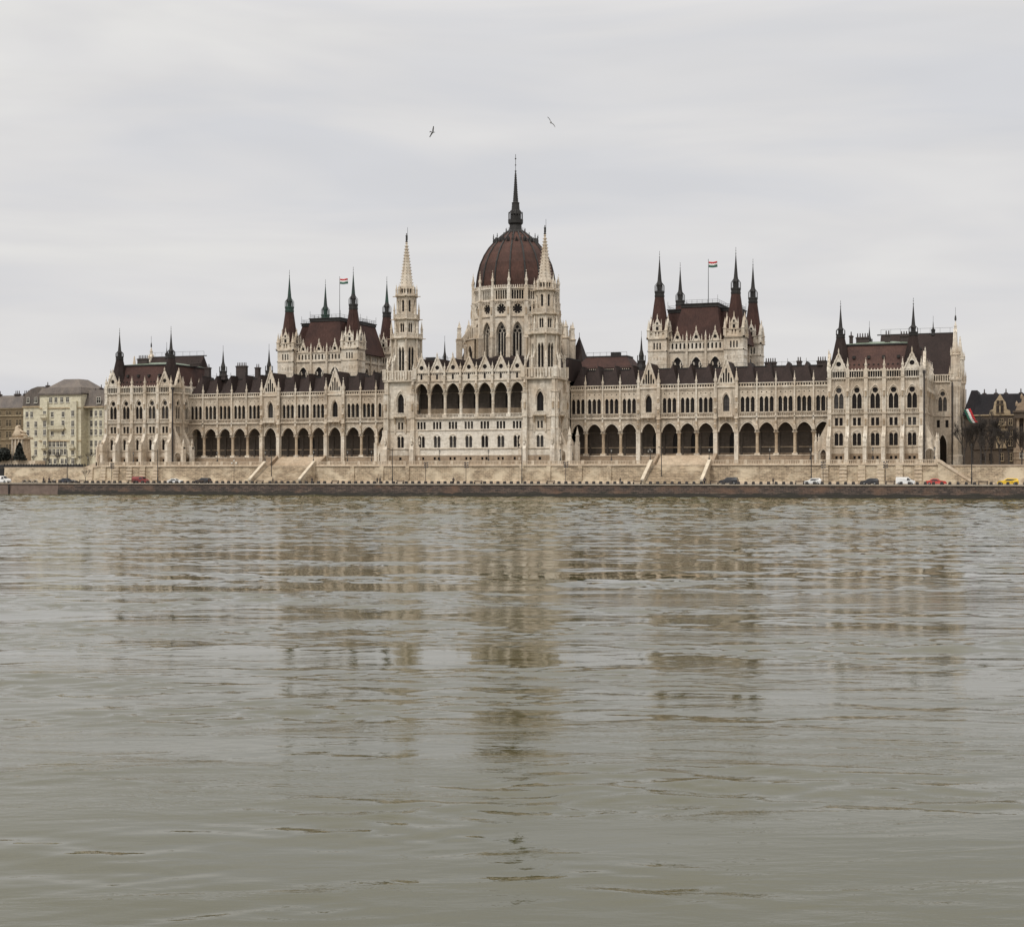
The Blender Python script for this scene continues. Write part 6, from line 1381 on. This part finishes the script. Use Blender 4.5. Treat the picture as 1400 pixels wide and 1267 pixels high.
# short wind ripples: broken into calm and ruffled patches
fr2 = wav(.32, 1., 1.5, 5, .62, R(-20), .5)
fr3 = wav(.28, 1., .7, 2, .5, R(-31), .6)
patch = ramp(nt, wav(.3, 1., .035, 3, .6, R(-20), 1.), [(.38, .12), (.6, 1.)])
patch2 = ramp(nt, wav(.25, 1., .16, 3, .6, R(-14), 1.2), [(.42, .08), (.6, 1.)])
rid = N(nt, 'ShaderNodeMath', operation='SUBTRACT'); L.new(fr3, rid.inputs[0]); rid.inputs[1].default_value = .5
rid2 = N(nt, 'ShaderNodeMath', operation='ABSOLUTE'); L.new(rid.outputs[0], rid2.inputs[0])
h = add(mul(mul(mul(fr2, patch), patch2), .035), mul(mul(rid2.outputs[0], patch2), -.05))
h = add(h, mul(mul(wav(.45, 1., 5.5, 3, .55, R(-22), .3), patch), .005))
bn = N(nt, 'ShaderNodeBump'); bn.inputs['Strength'].default_value = 1.; bn.inputs['Distance'].default_value = 1.; L.new(h, bn.inputs['Height']); L.new(bn.outputs['Normal'], b.inputs['Normal'])
b.inputs['Base Color'].default_value = (.044, .042, .012, 1); b.inputs['Roughness'].default_value = .03; b.inputs['IOR'].default_value = 1.45; b.inputs['Specular IOR Level'].default_value = .5
MAT['water'] = w
import numpy as np
rng = np.random.default_rng(11)
def waveset(n, l0, l1, spread, slope):
    lam = l0 * (l1 / l0) ** rng.random(n); th = R(110) + rng.normal(0, spread, n); ph = rng.random(n) * 2 * np.pi
    k = 2 * np.pi / lam; a = slope * np.sqrt(2.0 / n) / k
    return np.cos(th) * k, np.sin(th) * k, ph, a
LONG = waveset(26, 8., 30., .5, .006); MIDW = waveset(80, 1.5, 7., .45, .020); SHORT = waveset(120, .3, 1.9, .42, .062)
FARW = waveset(70, 1.25, 2.6, .6, .05)
M1 = waveset(14, 25., 90., .55, 1.); M2 = waveset(18, 4., 16., .5, 1.); M3 = waveset(18, 3., 12., .45, 1.)
def field(W_, X, Y, norm=False):
    H_ = np.zeros_like(X)
    for kx, ky, ph, a in zip(*W_): H_ += (1. / math.sqrt(len(W_[0]) / 2) if norm else a) * np.sin(kx * X + ky * Y + ph)
    return H_
def water_patch(x0, x1, y0, y1, st, short):
    nx, ny = int((x1 - x0) / st) + 1, int((y1 - y0) / st) + 1
    X, Y = np.meshgrid(np.linspace(x0, x1, nx), np.linspace(y0, y1, ny))
    m1 = 1 / (1 + np.exp(-2.2 * (field(M1, X, Y, True) + .25))); m2 = 1 / (1 + np.exp(-3.5 * (field(M2, X, Y, True) - .3))); m3 = 1 / (1 + np.exp(-3. * field(M3, X, Y, True)))

    far = np.clip((Y + 310) / 150, 0, 1); nr = .85 + .15 * np.clip((Y + 378) / 35, 0, 1)
    Z = field(LONG, X, Y) * (1 + far) + field(MIDW, X, Y) * ((1 - far) * nr * (.5 + .8 * m1) * (.35 + 1.5 * m2) + far * (.5 + .6 * m1) * (2.4 + 8.5 * m3)) + field(FARW, X, Y) * np.clip((Y + 330) / 60, 0, 1) * (.35 + .9 * m3)
    if short: Z += field(SHORT, X, Y) * nr * (.3 + 1. * m1) * (.1 + 2. * m2) * np.clip((-YS - Y) / 20, 0, 1)
    edge = np.clip((X + 215) / 25, 0, 1) * np.clip((245 - X) / 25, 0, 1) * np.clip((Y + 388) / 6, 0, 1) * np.clip((-19 - Y) / 8, .15, 1)
    Z = Z * edge
    co_ = np.stack([X, Y, Z], -1).reshape(-1, 3).astype(np.float32)
    i = np.arange(nx * ny).reshape(ny, nx); f = np.stack([i[:-1, :-1], i[:-1, 1:], i[1:, 1:], i[1:, :-1]], -1).reshape(-1, 4).astype(np.int32)
    return co_, f
YS = 200.
V_, F_, off_ = [], [], 0
for x0, x1, y0, y1, st, sh in ((90, 215, -388, -350, .1, True), (-35, 90, -388, -350, .5, False), (215, 245, -388, -350, .5, False), (-35, 245, -350, -330, .2, True), (-35, 245, -330, -200, .3, True), (-215, -35, -388, -330, 2., False), (-215, -35, -330, -200, 1.5, False), (-215, 245, -200, -21.4, .6, False)):
    a, f = water_patch(x0, x1, y0, y1, st, sh); V_.append(a); F_.append(f + off_); off_ += len(a)
V_.append(np.array([(-4000, -4000, -.02), (4000, -4000, -.02), (4000, -388, -.02), (-4000, -388, -.02), (-4000, -388, -.02), (-215, -388, -.02), (-215, -21.4, -.02), (-4000, -21.4, -.02), (245, -388, -.02), (4000, -388, -.02), (4000, -21.4, -.02), (245, -21.4, -.02)], np.float32)); F_.append(np.arange(12, dtype=np.int32).reshape(3, 4) + off_)
V_ = np.concatenate(V_); F_ = np.concatenate(F_)
me = bpy.data.meshes.new('river_water'); me.vertices.add(len(V_)); me.vertices.foreach_set('co', V_.ravel()); me.loops.add(F_.size); me.loops.foreach_set('vertex_index', F_.ravel())
me.polygons.add(len(F_)); me.polygons.foreach_set('loop_start', np.arange(0, F_.size, 4, dtype=np.int32)); me.polygons.foreach_set('use_smooth', np.ones(len(F_), bool)); me.materials.append(w); me.update(); me.validate()
tag(link(bpy.data.objects.new('river_water', me), None, (0, 0, 0)), kind='structure')

# ================================================================== SKY, LIGHT, CAMERA
W = bpy.data.worlds.new('World'); bpy.context.scene.world = W; W.use_nodes = True
nt = W.node_tree; L = nt.links; bg = nt.nodes['Background']
sky = N(nt, 'ShaderNodeTexSky', sky_type='NISHITA'); sky.sun_disc = False; sky.sun_elevation = R(52); sky.sun_rotation = R(200); sky.air_density = 1.5; sky.dust_density = 4
tc = N(nt, 'ShaderNodeTexCoord'); sep = N(nt, 'ShaderNodeSeparateXYZ'); L.new(tc.outputs['Generated'], sep.inputs[0])
def skynoise(sx, sz, scale, det, dist):
    mp = N(nt, 'ShaderNodeMapping'); mp.inputs['Scale'].default_value = (sx, sx, sz); mp.inputs['Rotation'].default_value = (R(4), R(-6), 0); L.new(tc.outputs['Generated'], mp.inputs['Vector'])
    n = N(nt, 'ShaderNodeTexNoise'); n.inputs['Scale'].default_value = scale; n.inputs['Detail'].default_value = det; n.inputs['Roughness'].default_value = .5; n.inputs['Distortion'].default_value = dist; L.new(mp.outputs[0], n.inputs['Vector']); return n.outputs['Fac']
n1 = skynoise(1., 6., 2.9, 4, .5); n2 = skynoise(1., 5., 8., 2, .4)
c1 = ramp(nt, n1, [(.36, (.685, .688, .718)), (.5, (.742, .732, .740)), (.64, (.797, .785, .778))])
c2 = ramp(nt, n2, [(.35, .985), (.65, 1.012)])
cl = mixc(nt, 1., c1, c2, 'MULTIPLY')
# overcast dome: brighter towards the zenith
zr = ramp(nt, sep.outputs[2], [(0., 1.), (.28, (1., 1., .99)), (1., (2.95, 2.84, 2.66))])
cl = mixc(nt, 1., cl, zr, 'MULTIPLY')
sc = N(nt, 'ShaderNodeVectorMath', operation='SCALE'); L.new(sky.outputs[0], sc.inputs[0]); sc.inputs['Scale'].default_value = .08
mx = mixc(nt, .94, sc.outputs[0], cl)
L.new(mx, bg.inputs['Color']); bg.inputs['Strength'].default_value = 1.
s = bpy.data.lights.new('sun', 'SUN'); s.energy = 1.5; s.angle = R(12); s.color = (1., .965, .92)
so = bpy.data.objects.new('sun', s); col.objects.link(so)
az = R(200)  # measured from +Y clockwise: light comes from river side, slightly left
d = Vector((math.sin(az) * math.cos(R(52)), math.cos(az) * math.cos(R(52)), math.sin(R(52)))); so.rotation_euler = d.to_track_quat('Z', 'Y').to_euler()
cam = bpy.data.cameras.new('camera'); cam.sensor_width = 36; cam.sensor_fit = 'HORIZONTAL'; cam.lens = 2108 / 1400 * 36; cam.shift_y = 16.5 / 1400; cam.clip_end = 9000; cam.clip_start = .5
co = bpy.data.objects.new('camera', cam); col.objects.link(co); co.location = (155.3, -396.8, 5.45); co.rotation_euler = (R(90), 0, R(20)); bpy.context.scene.camera = co
vs = bpy.context.scene.view_settings; vs.view_transform = 'Standard'; vs.look = 'None'; vs.exposure = 0; vs.gamma = 1
bpy.context.scene.cycles.max_bounces = 6
